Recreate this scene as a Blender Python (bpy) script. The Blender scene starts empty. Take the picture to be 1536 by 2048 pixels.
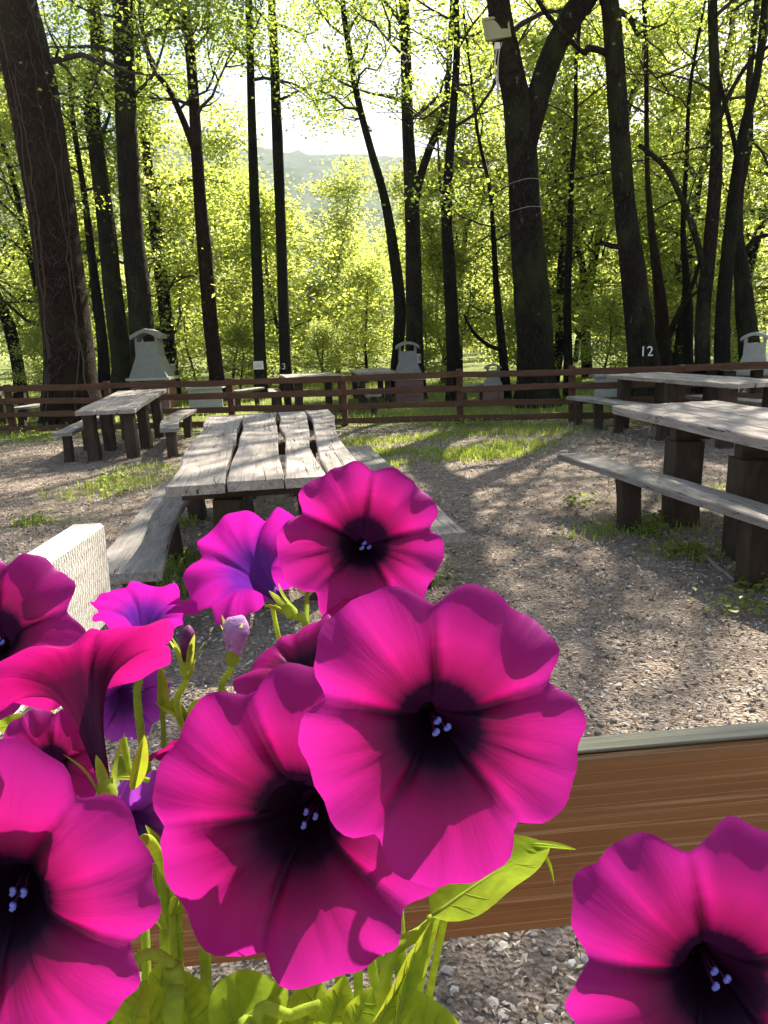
import bpy, math, random
import numpy as np
from mathutils import Matrix, Vector
rad = math.radians

# ------------------------------------------------------------------ camera
S = bpy.context.scene
COL = S.collection
FPX, PITCH, ROLL, CAMH = 1500.0, rad(13.1), rad(2.3), 1.5
CF = np.array([0, math.cos(PITCH), -math.sin(PITCH)])
_U = np.array([0, math.sin(PITCH), math.cos(PITCH)])
_X = np.array([1.0, 0, 0])
CR = _X * math.cos(ROLL) - _U * math.sin(ROLL)
CV = _U * math.cos(ROLL) + _X * math.sin(ROLL)
CC = np.array([0, 0, CAMH])
cam = bpy.data.cameras.new('camera')
camo = bpy.data.objects.new('camera', cam)
COL.objects.link(camo)
cam.sensor_fit = 'VERTICAL'
cam.sensor_height = 36.0
cam.lens = FPX / 2048 * 36.0
cam.clip_start = 0.01
cam.clip_end = 5000
camo.matrix_world = Matrix(((CR[0], CV[0], -CF[0], 0), (CR[1], CV[1], -CF[1], 0),
                            (CR[2], CV[2], -CF[2], CAMH), (0, 0, 0, 1)))
S.camera = camo

# ------------------------------------------------------------------ light
SUN_AZ, SUN_EL = rad(24), rad(42)
world = bpy.data.worlds.new('World')
S.world = world
world.use_nodes = True
wn = world.node_tree
sky = wn.nodes.new('ShaderNodeTexSky')
sky.sky_type = 'NISHITA'
sky.sun_disc = False
sky.sun_elevation = SUN_EL
sky.sun_rotation = SUN_AZ
sky.air_density = 1.0
sky.dust_density = 2.0
bg = wn.nodes['Background']
bg.inputs['Strength'].default_value = 0.05
wn.links.new(sky.outputs[0], bg.inputs[0])
sl = bpy.data.lights.new('sun', 'SUN')
sl.energy = 5.0
sl.angle = rad(0.53)
sl.color = (1.0, 0.92, 0.79)
so = bpy.data.objects.new('sun', sl)
COL.objects.link(so)
SD = Vector((math.sin(SUN_AZ) * math.cos(SUN_EL), math.cos(SUN_AZ) * math.cos(SUN_EL), math.sin(SUN_EL)))
so.rotation_euler = (-SD).to_track_quat('-Z', 'Y').to_euler()
so.location = SD * 30
S.view_settings.view_transform = 'Standard'
S.view_settings.look = 'None'
S.view_settings.exposure = 2.12
S.view_settings.gamma = 1.0
S.cycles.max_bounces = 6
S.cycles.diffuse_bounces = 3
S.cycles.volume_bounces = 0
S.cycles.transmission_bounces = 4
S.cycles.sample_clamp_indirect = 6.0
S.cycles.use_denoising = True

# ------------------------------------------------------------------ pixel helpers
def ray(x, y):
    return CF + CR * (x - 768) / FPX - CV * (y - 1024) / FPX
def gz(x, y, z=0.0):
    d = ray(x, y)
    return CC + d * (z - CAMH) / d[2]
def at(x, y, dep):
    return CC + ray(x, y) * dep
def atY(x, y, Y):
    d = ray(x, y)
    t = Y / d[1]
    return CC + d * t, t
def cvec(a, b, c):
    v = CR * a + CV * b - CF * c
    return v / np.linalg.norm(v)
def nrm(v):
    v = np.asarray(v, float)
    return v / (np.linalg.norm(v) + 1e-12)

# ------------------------------------------------------------------ mesh helpers
class MB:
    def __init__(s):
        s.V = []; s.P = []; s.n = 0; s.uv = None
    def add(s, V, *polys):
        V = np.asarray(V, float).reshape(-1, 3)
        for p in polys:
            p = np.asarray(p, int)
            if p.size: s.P.append((p + s.n, len(s.P)))
        s.V.append(V); s.n += len(V)
        return s
    def mesh(s, name, smooth=True):
        V = np.concatenate(s.V) if s.V else np.zeros((0, 3))
        me = bpy.data.meshes.new(name)
        idx = np.concatenate([p.ravel() for p, _ in s.P])
        tot = np.concatenate([np.full(len(p), p.shape[1]) for p, _ in s.P])
        st = np.concatenate([[0], np.cumsum(tot)[:-1]])
        me.vertices.add(len(V)); me.vertices.foreach_set('co', V.ravel().astype(np.float32))
        me.loops.add(len(idx)); me.loops.foreach_set('vertex_index', idx.astype(np.int32))
        me.polygons.add(len(tot))
        me.polygons.foreach_set('loop_start', st.astype(np.int32))
        me.polygons.foreach_set('loop_total', tot.astype(np.int32))
        me.update(calc_edges=True)
        me.validate()
        me.polygons.foreach_set('use_smooth', np.full(len(me.polygons), smooth))
        me.update()
        return me

def link(name, me, mat=None, parent=None, M=None):
    o = bpy.data.objects.new(name, me)
    COL.objects.link(o)
    if mat is not None:
        me.materials.clear(); me.materials.append(mat)
    if parent is not None: o.parent = parent
    if M is not None: o.matrix_basis = M
    return o
def tag(o, label, cat, group=None):
    o['label'] = label; o['category'] = cat
    if group: o['group'] = group
    return o
def thing(name, label, cat, loc=(0, 0, 0), group=None):
    o = bpy.data.objects.new(name, None)
    COL.objects.link(o)
    o.location = loc; o.empty_display_size = 0.1
    return tag(o, label, cat, group)
def part(name, mb, mat, root, smooth=True, label=None):
    """mesh given in world coordinates, child of root"""
    o = link(name, mb.mesh(name, smooth) if isinstance(mb, MB) else mb, mat, root)
    L = Vector((0, 0, 0)); r = root
    while r is not None:
        L += Vector(r.location); r = r.parent
    o.location = -L if root.parent is None else (0, 0, 0)
    if root.parent is not None: o.location = -L
    if label: o['label'] = label
    return o
def copy_tree(o, parent=None):
    c = o.copy(); COL.objects.link(c); c.parent = parent
    for ch in [k for k in bpy.data.objects if k.parent == o]: copy_tree(ch, c)
    return c

def frames(P):
    P = np.asarray(P, float)
    T = np.gradient(P, axis=0); T /= np.linalg.norm(T, axis=1)[:, None] + 1e-12
    ref = np.array([1.0, 0, 0]) if abs(T[0, 0]) < 0.8 else np.array([0, 1.0, 0])
    A = []; a = nrm(np.cross(T[0], np.cross(ref, T[0])))
    for t in T:
        a = nrm(a - t * (a @ t)); A.append(a)
    A = np.array(A); B = np.cross(T, A)
    return T, A, B
def tube(mb, P, R, n=8, cap=True, rough=0.0, rng=None):
    P = np.asarray(P, float); R = np.broadcast_to(np.asarray(R, float), (len(P),))
    T, A, B = frames(P)
    th = np.linspace(0, 2 * np.pi, n, endpoint=False)
    rr = R[:, None] * np.ones((1, n))
    if rough and rng is not None:
        lob = np.sum([np.cos((k + 2) * th + rng.uniform(0, 6.28)) * rng.uniform(.3, 1) / (k + 1) for k in range(3)], axis=0)
        rr = rr * (1 + rough * lob[None, :] + rough * .6 * rng.standard_normal((len(P), n)))
    V = P[:, None, :] + rr[..., None] * (np.cos(th)[None, :, None] * A[:, None, :] + np.sin(th)[None, :, None] * B[:, None, :])
    k = len(P)
    i = np.arange(k - 1)[:, None] * n + np.arange(n)[None, :]
    j = np.arange(k - 1)[:, None] * n + (np.arange(n)[None, :] + 1) % n
    Q = np.stack([i, j, j + n, i + n], -1).reshape(-1, 4)
    V = V.reshape(-1, 3)
    if cap:
        base = len(V)
        V = np.concatenate([V, P[:1], P[-1:]])
        a = np.arange(n); b = (a + 1) % n
        T1 = np.stack([np.full(n, base), b, a], -1)
        T2 = np.stack([np.full(n, base + 1), (k - 1) * n + a, (k - 1) * n + b], -1)
        mb.add(V, Q, np.concatenate([T1, T2]))
    else:
        mb.add(V, Q)
    return mb
BOXQ = [[0, 3, 2, 1], [4, 5, 6, 7], [0, 1, 5, 4], [1, 2, 6, 5], [2, 3, 7, 6], [3, 0, 4, 7]]
def box(mb, x0, x1, y0, y1, z0, z1, M=None):
    V = np.array([[x0, y0, z0], [x1, y0, z0], [x1, y1, z0], [x0, y1, z0], [x0, y0, z1], [x1, y0, z1], [x1, y1, z1], [x0, y1, z1]], float)
    if M is not None: V = V @ np.array(M)[:3, :3].T + np.array(M)[:3, 3]
    return mb.add(V, BOXQ)
def hexa(mb, V):
    return mb.add(np.array(V, float), BOXQ)
def smooth_path(pts, k=6):
    """Catmull-Rom through the points"""
    P = np.asarray(pts, float)
    E = np.concatenate([[2 * P[0] - P[1]], P, [2 * P[-1] - P[-2]]])
    out = []
    for i in range(1, len(E) - 2):
        for t in np.linspace(0, 1, k, endpoint=False):
            a, b, c, d = E[i - 1], E[i], E[i + 1], E[i + 2]
            out.append(.5 * ((2 * b) + (c - a) * t + (2 * a - 5 * b + 4 * c - d) * t * t + (3 * b - a - 3 * c + d) * t ** 3))
    out.append(P[-1])
    return np.array(out)

# ------------------------------------------------------------------ materials
class NT:
    def __init__(s, name):
        s.m = bpy.data.materials.new(name); s.m.use_nodes = True
        s.t = s.m.node_tree; s.out = s.t.nodes['Material Output']; s.b = s.t.nodes['Principled BSDF']
    def n(s, typ, **kw):
        q = s.t.nodes.new('ShaderNode' + typ)
        for k, v in kw.items():
            if k.startswith('i_'):
                key = k[2:]; q.inputs[int(key) if key.isdigit() else key.replace('_', ' ')].default_value = v
            else: setattr(q, k, v)
        return q
    def l(s, a, b): s.t.links.new(a, b)
    def coord(s, kind='Object', scale=(1, 1, 1), rnd=False):
        tc = s.n('TexCoord'); mp = s.n('Mapping'); mp.inputs['Scale'].default_value = scale
        s.l(tc.outputs[kind], mp.inputs[0])
        if rnd:
            oi = s.n('ObjectInfo'); mu = s.n('Math', operation='MULTIPLY', i_1=37.0)
            s.l(oi.outputs['Random'], mu.inputs[0]); s.l(mu.outputs[0], mp.inputs['Location'])
        return mp.outputs[0]
    def noise(s, vec, scale=5, detail=4, rough=.6, dist=0):
        q = s.n('TexNoise', i_Scale=scale, i_Detail=detail, i_Roughness=rough, i_Distortion=dist)
        if vec is not None: s.l(vec, q.inputs['Vector'])
        return q.outputs['Fac']
    def ramp(s, fac, stops, interp='LINEAR'):
        q = s.n('ValToRGB'); r = q.color_ramp; r.interpolation = interp
        while len(r.elements) < len(stops): r.elements.new(.5)
        for e, (p, c) in zip(r.elements, stops):
            e.position = p; e.color = (*c, 1) if len(c) == 3 else c
        s.l(fac, q.inputs[0]); return q.outputs[0]
    def mix(s, fac, a, b, mode='MIX'):
        q = s.n('Mix', data_type='RGBA', blend_type=mode)
        for v, i in ((fac, 0), (a, 6), (b, 7)):
            if isinstance(v, (int, float)): q.inputs[i].default_value = v
            elif isinstance(v, tuple): q.inputs[i].default_value = (*v, 1) if len(v) == 3 else v
            else: s.l(v, q.inputs[i])
        return q.outputs[2]
    def math(s, op, a, b=None, clamp=False):
        q = s.n('Math', operation=op, use_clamp=clamp)
        for v, i in ((a, 0), (b, 1)):
            if v is None: continue
            if isinstance(v, (int, float)): q.inputs[i].default_value = v
            else: s.l(v, q.inputs[i])
        return q.outputs[0]
    def bump(s, h, strength=.4, dist=.01, to=None):
        q = s.n('Bump', i_Strength=strength, i_Distance=dist)
        s.l(h, q.inputs['Height']); s.l(q.outputs[0], (to or s.b).inputs['Normal']); return q.outputs[0]
    def col(s, c, rough=.85, spec=.2):
        if isinstance(c, tuple): s.b.inputs['Base Color'].default_value = (*c, 1)
        else: s.l(c, s.b.inputs['Base Color'])
        s.b.inputs['Roughness'].default_value = rough
        s.b.inputs['Specular IOR Level'].default_value = spec
        return s

def wood(name, dark, light, crack=.0, lines=0.0, stretch=14, rough=.85, bump=.5, green=0.0, spec=.2):
    t = NT(name)
    v = t.coord('Object', (1.2, stretch, stretch), True)
    g = t.noise(v, 3.0, 6, .65, .6)
    g2 = t.noise(t.coord('Object', (.5, 2.5, 2.5), True), 2.2, 4, .6)
    f = t.math('ADD', t.math('MULTIPLY', g, .65), t.math('MULTIPLY', g2, .35))
    c = t.ramp(f, [(.3, dark), (.52, tuple((a + b) / 2 for a, b in zip(dark, light))), (.68, light)])
    h = g
    if lines:
        ln_ = t.noise(t.coord('Object', (.25, 46, 46), True), 2.0, 2, .5, .25)
        lm_ = t.ramp(t.math('ABSOLUTE', t.math('SUBTRACT', ln_, .5)), [(.0, (1, 1, 1)), (.035, (0, 0, 0))])
        c = t.mix(t.math('MULTIPLY', lm_, lines), c, (.50, .33, .18))
        h = t.math('ADD', g, t.math('MULTIPLY', lm_, .5))
    if crack:
        w = t.noise(t.coord('Object', (.35, 9, 9), True), 1.6, 3, .5, 1.2)
        ln = t.math('LESS_THAN', t.math('ABSOLUTE', t.math('SUBTRACT', w, .5)), .006 * crack)
        c = t.mix(ln, c, (.02, .016, .012))
        h = t.math('SUBTRACT', g, t.math('MULTIPLY', ln, 1.5))
    if green:
        m = t.ramp(t.noise(t.coord('Object', (1, 3, 3), True), 3, 3), [(.5, (0, 0, 0)), (.72, (1, 1, 1))])
        c = t.mix(t.math('MULTIPLY', m, green), c, (.10, .125, .05))
    t.col(c, rough, spec); t.bump(h, bump, .006)
    return t.m
def leafmat(name, dif, tra, vary=.35, mixf=.55, yellow=(.34, .40, .04)):
    t = NT(name)
    g = t.n('NewGeometry')
    r = g.outputs['Random Per Island']
    k = t.math('ADD', t.math('MULTIPLY', r, vary * 2), 1 - vary)
    d = t.n('BsdfDiffuse'); tr = t.n('BsdfTranslucent'); mx = t.n('MixShader', i_0=mixf)
    def vc(c):
        q = t.mix(1.0, c, (1, 1, 1), 'MULTIPLY')
        vm = t.n('VectorMath', operation='SCALE'); t.l(q, vm.inputs[0]); t.l(k, vm.inputs['Scale'])
        return vm.outputs[0]
    hue = t.math('MULTIPLY', t.math('FRACT', t.math('MULTIPLY', r, 7.31)), .5)
    cm = t.mix(hue, tra, yellow)
    vm = t.n('VectorMath', operation='SCALE'); t.l(cm, vm.inputs[0]); t.l(k, vm.inputs['Scale'])
    t.l(vc(dif), d.inputs[0]); t.l(vm.outputs[0], tr.inputs[0])
    gl = t.n('BsdfGlossy', i_Roughness=.45); gl.inputs[0].default_value = (1, 1, 1, 1)
    t.l(d.outputs[0], mx.inputs[1]); t.l(tr.outputs[0], mx.inputs[2])
    m2 = t.n('MixShader', i_0=.04); t.l(mx.outputs[0], m2.inputs[1]); t.l(gl.outputs[0], m2.inputs[2])
    t.l(m2.outputs[0], t.out.inputs[0]); t.t.nodes.remove(t.b)
    return t.m
def bark(name, dark, light, lichen=.25, moss=.0, scale=1.0):
    t = NT(name)
    v = t.coord('Object', (9 * scale, 9 * scale, 2.2 * scale), True)
    n1 = t.noise(v, 2.2, 6, .7, .8)
    vo = t.n('TexVoronoi', i_Scale=2.6, feature='DISTANCE_TO_EDGE'); t.l(v, vo.inputs['Vector'])
    f = t.math('MULTIPLY', n1, t.ramp(vo.outputs['Distance'], [(0, (.35, .35, .35)), (.25, (1, 1, 1))]))
    c = t.ramp(f, [(.15, dark), (.6, light)])
    if moss:
        mm = t.ramp(t.noise(t.coord('Object', (1, 1, .6), True), 1.7, 4, .65), [(.48, (0, 0, 0)), (.62, (1, 1, 1))])
        c = t.mix(t.math('MULTIPLY', mm, moss), c, (.045, .06, .015))
    if lichen:
        li = t.ramp(t.noise(t.coord('Object', (1, 1, .8), True), 7, 5, .7), [(.64, (0, 0, 0)), (.70, (1, 1, 1))])
        c = t.mix(t.math('MULTIPLY', li, lichen), c, (.38, .38, .33))
    t.col(c, .95, .1); t.bump(f, 1.0, .03)
    return t.m
def plain(name, c, rough=.7, var=.15, scale=20, bump=0, spec=.3, metal=0):
    t = NT(name)
    v = t.noise(t.coord('Object', (1, 1, 1), True), scale, 5, .65)
    t.col(t.ramp(v, [(.25, tuple(a * (1 - var) for a in c)), (.75, tuple(a * (1 + var) for a in c))]), rough, spec)
    t.b.inputs['Metallic'].default_value = metal
    if bump: t.bump(v, bump, .005)
    return t.m

M = {}
M['top'] = wood('weathered_table_wood', (.20, .17, .145), (.50, .44, .385), crack=1.0, stretch=11, bump=.6, green=.12)
M['seat'] = wood('weathered_bench_wood', (.15, .135, .12), (.38, .345, .31), crack=.8, stretch=11, bump=.6, green=.35)
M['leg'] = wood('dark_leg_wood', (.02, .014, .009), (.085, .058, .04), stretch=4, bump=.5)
M['rail'] = wood('brown_fence_wood', (.055, .026, .014), (.14, .072, .04), stretch=10, bump=.4)
M['board'] = wood('stained_board', (.20, .085, .030), (.30, .15, .06), lines=.6, stretch=26, bump=.4, rough=.7)
M['grey'] = wood('grey_weathered_board', (.10, .10, .075), (.27, .265, .205), stretch=22, bump=.7, green=.3)
M['bark'] = bark('bark_dark', (.004, .003, .002), (.027, .021, .014), .38, .35)
M['bark_red'] = bark('bark_red_brown', (.006, .003, .002), (.034, .016, .010), .10, .2)
M['bark_thin'] = bark('bark_slim', (.004, .003, .0025), (.020, .016, .011), .08, .15, 1.6)
M['twig'] = plain('twig', (.035, .028, .02), .9, .3, 8)
M['leaf'] = leafmat('leaf_canopy', (.07, .115, .018), (.46, .60, .08), yellow=(.58, .61, .11), mixf=.6)
M['leaf2'] = leafmat('leaf_wood', (.08, .12, .018), (.56, .66, .11), yellow=(.70, .68, .17), mixf=.62)
M['grass'] = leafmat('grass', (.11, .16, .02), (.45, .56, .05))
M['stone'] = plain('concrete_hood', (.22, .225, .20), .9, .16, 9, .3)
M['stone_w'] = plain('pale_concrete', (.36, .355, .31), .9, .12, 9, .3)
M['brick'] = plain('pink_block', (.22, .12, .10), .9, .2, 14, .3)
M['soot'] = plain('soot', (.02, .018, .016), .95, .2)
M['paper'] = plain('paper', (.75, .72, .68), .8, .05)
M['ink'] = plain('ink', (.03, .03, .04), .7, .05)
M['whitepaint'] = plain('white_paint', (.72, .72, .68), .7, .08)
M['lamp'] = plain('olive_housing', (.30, .29, .16), .5, .1, 6)
M['cable'] = plain('cable', (.5, .5, .46), .6, .05)

# ground ------------------------------------------------
def ground_mat():
    t = NT('ground_litter')
    v = t.coord('Object', (1, 1, 1))
    fine = t.noise(v, 55, 6, .75)
    mid = t.noise(v, 7, 5, .65)
    vo = t.n('TexVoronoi', i_Scale=70); t.l(v, vo.inputs['Vector'])
    sp = t.ramp(vo.outputs['Color'], [(.0, (.13, .10, .078)), (.45, (.29, .235, .185)), (.8, (.44, .37, .305)), (1, (.60, .55, .48))])
    c = t.mix(.55, t.ramp(fine, [(.3, (.15, .115, .088)), (.55, (.34, .275, .22)), (.75, (.50, .43, .36))]), sp)
    c = t.mix(t.ramp(mid, [(.4, (.0, .0, .0)), (.66, (.6, .6, .6))]), c, (.15, .11, .08))
    sx = t.n('SeparateXYZ'); t.l(v, sx.inputs[0])
    big = t.noise(v, .9, 4, .6)
    yy = t.math('ADD', sx.outputs['Y'], t.math('MULTIPLY', sx.outputs['X'], .17))
    edge = t.math('ADD', yy, t.math('MULTIPLY', t.math('SUBTRACT', big, .5), 6.0))
    far = t.ramp(t.math('DIVIDE', edge, 40.0), [(.285, (0, 0, 0)), (.345, (1, 1, 1))])
    nearg = t.ramp(t.noise(v, .55, 5, .7), [(.54, (0, 0, 0)), (.70, (.8, .8, .8))])
    gm = t.math('MAXIMUM', t.math('MULTIPLY', far, .85), t.math('MULTIPLY', nearg, t.ramp(fine, [(.4, (.1, .1, .1)), (.6, (.8, .8, .8))])))
    gcol = t.ramp(t.noise(v, 24, 4, .7), [(.3, (.06, .085, .015)), (.7, (.20, .25, .045))])
    c = t.mix(gm, c, gcol)
    t.col(c, .95, .1)
    t.bump(t.math('ADD', t.math('MULTIPLY', fine, .6), vo.outputs['Distance']), .9, .02)
    return t.m
M['ground'] = ground_mat()
rngG = np.random.default_rng(3)
u = np.linspace(-1, 1, 221)
gxs = np.sinh(u * 6.2) / np.sinh(6.2) * 1500
gys = gxs + 5
GX, GY = np.meshgrid(gxs, gys, indexing='ij')
def gnoise(x, y):
    return .012 * np.sin(x * 1.7 + 1.3 * np.sin(y * .9)) * np.sin(y * 1.3 + .8) + .006 * np.sin(x * 5.1 + y * 2.2) * np.sin(y * 4.3 - x)
GZ = gnoise(GX, GY) * (np.hypot(GX, GY - 5) < 60)
nn = len(u)
I = np.arange(nn - 1)[:, None] * nn + np.arange(nn - 1)[None, :]
Q = np.stack([I, I + nn, I + nn + 1, I + 1], -1).reshape(-1, 4)
gr = link('ground', MB().add(np.stack([GX, GY, GZ], -1).reshape(-1, 3), Q).mesh('ground'), M['ground'])
gr['kind'] = 'structure'

# far hill ------------------------------------------------
def hill_mat():
    t = NT('hill_wood')
    v = t.coord('Object', (1, 1, 1))
    n = t.noise(v, .05, 6, .7)
    t.col(t.ramp(n, [(.35, (.025, .045, .02)), (.65, (.075, .11, .04))]), .95, .05)
    return t.m
hx = np.linspace(-900, 900, 160); hy = np.linspace(350, 1100, 60)
HX, HY = np.meshgrid(hx, hy, indexing='ij')
ridge = 200 + 20 * np.sin(HX / 190 + 2.2) + 6 * np.sin(HX / 61) - .10 * HX
HZ = ridge * np.clip((HY - 350) / 620, 0, 1) ** .9 + rngG.standard_normal(HX.shape) * 1.8 - 2
nh, mh = HX.shape
I = np.arange(nh - 1)[:, None] * mh + np.arange(mh - 1)[None, :]
Q = np.stack([I, I + mh, I + mh + 1, I + 1], -1).reshape(-1, 4)
hill = link('hill', MB().add(np.stack([HX, HY, HZ], -1).reshape(-1, 3), Q).mesh('hill'), hill_mat())
hill['kind'] = 'structure'

# ------------------------------------------------------------------ trees
def leaves(mb, C, n, spread, flat, size, rng, up=.55):
    """n leaves round each clump centre"""
    C = np.repeat(np.asarray(C), n, axis=0); k = len(C)
    off = rng.standard_normal((k, 3)) * .5
    off *= np.array([spread, spread, spread * flat])
    P = C + off
    N = rng.standard_normal((k, 3)); N /= np.linalg.norm(N, axis=1)[:, None]
    N = N * (1 - up) + np.array([0, 0, up]); N /= np.linalg.norm(N, axis=1)[:, None]
    A = np.cross(N, rng.standard_normal((k, 3))); A /= np.linalg.norm(A, axis=1)[:, None] + 1e-9
    B = np.cross(N, A)
    L = (size * rng.uniform(.65, 1.35, k))[:, None]
    V = np.stack([P, P + A * L * .5 + B * L * .34, P + A * L - N * L * .12, P + A * L * .5 - B * L * .34], 1).reshape(-1, 3)
    mb.add(V, np.arange(4 * k).reshape(-1, 4))
def limb_path(p, d, L, rng, k=6, lift=.25, wob=.28):
    pts = [np.array(p, float)]; d = nrm(d)
    for i in range(k):
        d = nrm(d + rng.standard_normal(3) * wob + np.array([0, 0, lift * .35]))
        pts.append(pts[-1] + d * L / k)
    return np.array(pts)
def crown(root, P, R, rng, z0, nlimb, L0, nleaf, size, leafm, barkm, spread=.55, flat=.45, lean=None, lowdroop=.1, skip=0.0, keep=1.0, tips=False):
    """branches and leaves along the trunk path P above z0"""
    zt = P[-1][2]
    br = MB(); cl = []
    for i in range(nlimb):
        f = (i + rng.uniform(0, 1)) / nlimb
        z = z0 + (zt - z0) * f ** .9
        j = np.clip(np.searchsorted(P[:, 2], z), 1, len(P) - 1)
        w = (z - P[j - 1][2]) / max(P[j][2] - P[j - 1][2], 1e-6)
        p = P[j - 1] + (P[j] - P[j - 1]) * np.clip(w, 0, 1); r = R[j] * .5
        az = i * 2.4 + rng.uniform(-.6, .6)
        d = np.array([math.cos(az), math.sin(az), rng.uniform(-lowdroop, .55) + .5 * f])
        if lean is not None: d[:2] += lean
        L = L0 * (1.05 - .62 * f) * rng.uniform(.7, 1.25)
        lp = limb_path(p, d, L, rng)
        r0 = max(min(r, .018 * L + .012), .012)
        tube(br, lp, np.linspace(r0, .006, len(lp)), 5, False)
        bare = rng.uniform() < skip
        if not bare: cl += list(lp[-1:] if tips else lp[2:])
        for s in range(rng.integers(4, 7)):
            q = rng.integers(1, len(lp) - 1)
            d2 = nrm(lp[q + 1] - lp[q]) + rng.standard_normal(3) * np.array([.9, .9, .45])
            sp = limb_path(lp[q], d2, L * rng.uniform(.25, .5), rng, 4)
            tube(br, sp, np.linspace(r0 * .45, .004, len(sp)), 4, False)
            if not bare: cl += list(sp[-1:] if tips else sp[1:])
    cl = np.array(cl); cl = cl[rng.permutation(len(cl))[:int(len(cl) * keep)]] if keep < 1 else cl
    part('branches', br, barkm, root)['kind'] = 'stuff'
    lm = MB()
    per = 190 if tips else max(2, int(round(nleaf / len(cl))))
    leaves(lm, cl, per, spread, flat, size, rng)
    part('crown', lm, leafm, root, False)

def traced_tree(name, label, base, pts, barkm, seed, top=12.0, z0=5.5, limbs=(), nl=14, L0=2.6, nleaf=4200, group=None, nseg=14, flare=1.35, spread=.85, size=.085, keep=.33):
    if 12 <= seed <= 20: keep = .8
    """base = pixel where the trunk meets the ground; pts = (x, y, width) pixels up the trunk"""
    rng = np.random.default_rng(seed)
    b = gz(*base); Y = b[1]
    root = thing(name, label, 'tree', b, group)
    P = [b + [0, 0, -.12], b]; R = []
    t0 = atY(base[0], base[1], Y)[1]
    w0 = pts[0][2] * t0 / FPX / 2
    R = [w0 * flare * 1.1, w0 * flare]
    for x, y, w in pts:
        p, t = atY(x, y, Y)
        p[1] += rng.uniform(-.05, .05)
        P.append(p); R.append(w * t / FPX / 2)
    P = np.array(P); R = np.array(R)
    trunk_top = P[-1]
    if top is not None and top > P[-1][2]:
        d = nrm(P[-1] - P[-2]); d = nrm(d * .6 + np.array([0, 0, .6])); h = top - P[-1][2]
        k = max(3, int(h / 1.0))
        q = limb_path(P[-1], d, h, rng, k, .5, .10)[1:]
        R = np.concatenate([R, np.linspace(R[-1], .02, k + 1)[1:]]); P = np.concatenate([P, q])
    SP = smooth_path(P, 5); SR = np.interp(np.linspace(0, len(P) - 1, len(SP)), np.arange(len(P)), R)
    mb = MB(); tube(mb, SP, SR, nseg, True, .035, rng)
    part('trunk', mb, barkm, root)
    ends = []
    for lb in limbs:
        q = []; rr = []
        for i, (x, y, w) in enumerate(lb):
            p, t = atY(x, y, Y); p[1] += (-.12 if len(lb) > 2 else 0) * i * .8
            q.append(p); rr.append(w * t / FPX / 2)
        q = np.array(q); rr = np.array(rr)
        if q[-1][2] > 6.2:
            h = max(1.5, (top or 14) - q[-1][2]); k = max(3, int(h))
            d = nrm(nrm(q[-1] - q[-2]) * .7 + np.array([0, 0, .5]))
            q = np.concatenate([q, limb_path(q[-1], d, h, rng, k, .4, .12)[1:]])
            rr = np.concatenate([rr, np.linspace(rr[-1], .02, k + 1)[1:]])
        sp = smooth_path(q, 5); sr = np.interp(np.linspace(0, len(q) - 1, len(sp)), np.arange(len(q)), rr)
        lm = MB(); tube(lm, sp, sr, 10, True, .03, rng); part('limb', lm, barkm, root)
        ends.append((sp, sr))
    paths = [(SP, SR)] + [e for e in ends if e[0][-1][2] > 8]
    if len(paths) == 1 or top is not None:
        crown(root, SP, SR, rng, z0, nl, L0, nleaf, size, M['leaf'], M['twig'], spread, skip=.30 if keep < .5 else .1, tips=True, keep=keep)
    if len(paths) > 1:
        for e in paths[1:]:
            crown(root, e[0], e[1], rng, max(z0, e[0][0][2] + 1), max(5, nl // 2), L0, nleaf // 2, size, M['leaf'], M['twig'], spread, skip=.30 if keep < .5 else .1, tips=True, keep=keep)
    return root, (SP, SR), Y

T = {}
T['big'] = traced_tree('oak_tree', 'massive leaning red-brown trunk wrapped in bare vines, far left behind fence', (148, 848),
    [(143, 760, 100), (138, 690, 92), (115, 500, 88), (92, 330, 92), (60, 150, 95), (18, -20, 92)], M['bark_red'], 11, 12.5, 6.6, nl=16, L0=3.4, nleaf=4600, nseg=22)
traced_tree('slim_tree', 'dark leaning trunk cut by the left edge of the picture', (42, 806),
    [(38, 745, 24), (16, 650, 24), (-8, 590, 22), (-45, 480, 20)], M['bark_thin'], 12, 10, 4.5, nl=10, nleaf=2600)
traced_tree('slim_tree', 'thin dark trunk just right of the massive vine-wrapped trunk', (210, 806),
    [(205, 700, 22), (192, 590, 20), (180, 490, 16), (168, 380, 12), (150, 260, 10), (135, 120, 9)], M['bark_thin'], 13, 9.5, 3.4, nl=12, nleaf=3200)
traced_tree('hornbeam_tree', 'crooked lichen-spotted trunk kinking left halfway up, left of stone grill', (246, 806),
    [(242, 720, 40), (228, 600, 38), (214, 470, 36), (200, 360, 32), (182, 205, 32), (196, 110, 28), (186, 0, 28)], M['bark'], 14, 12, 6.5, nl=13, nleaf=3600)
traced_tree('beech_tree', 'thick straight dark trunk directly behind the left stone grill', (290, 812),
    [(288, 740, 50), (278, 600, 46), (264, 450, 42), (254, 250, 40), (244, 0, 38)], M['bark'], 15, 12.5, 6.8, nl=14, nleaf=3800)
traced_tree('slim_tree', 'slim trunk rising right of the left stone grill, number tag on it', (345, 792),
    [(340, 720, 28), (328, 600, 26), (314, 480, 24), (302, 370, 20), (290, 280, 16), (280, 140, 13), (262, 0, 12)], M['bark_thin'], 16, 11, 5.5, nl=12, nleaf=3200)
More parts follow.
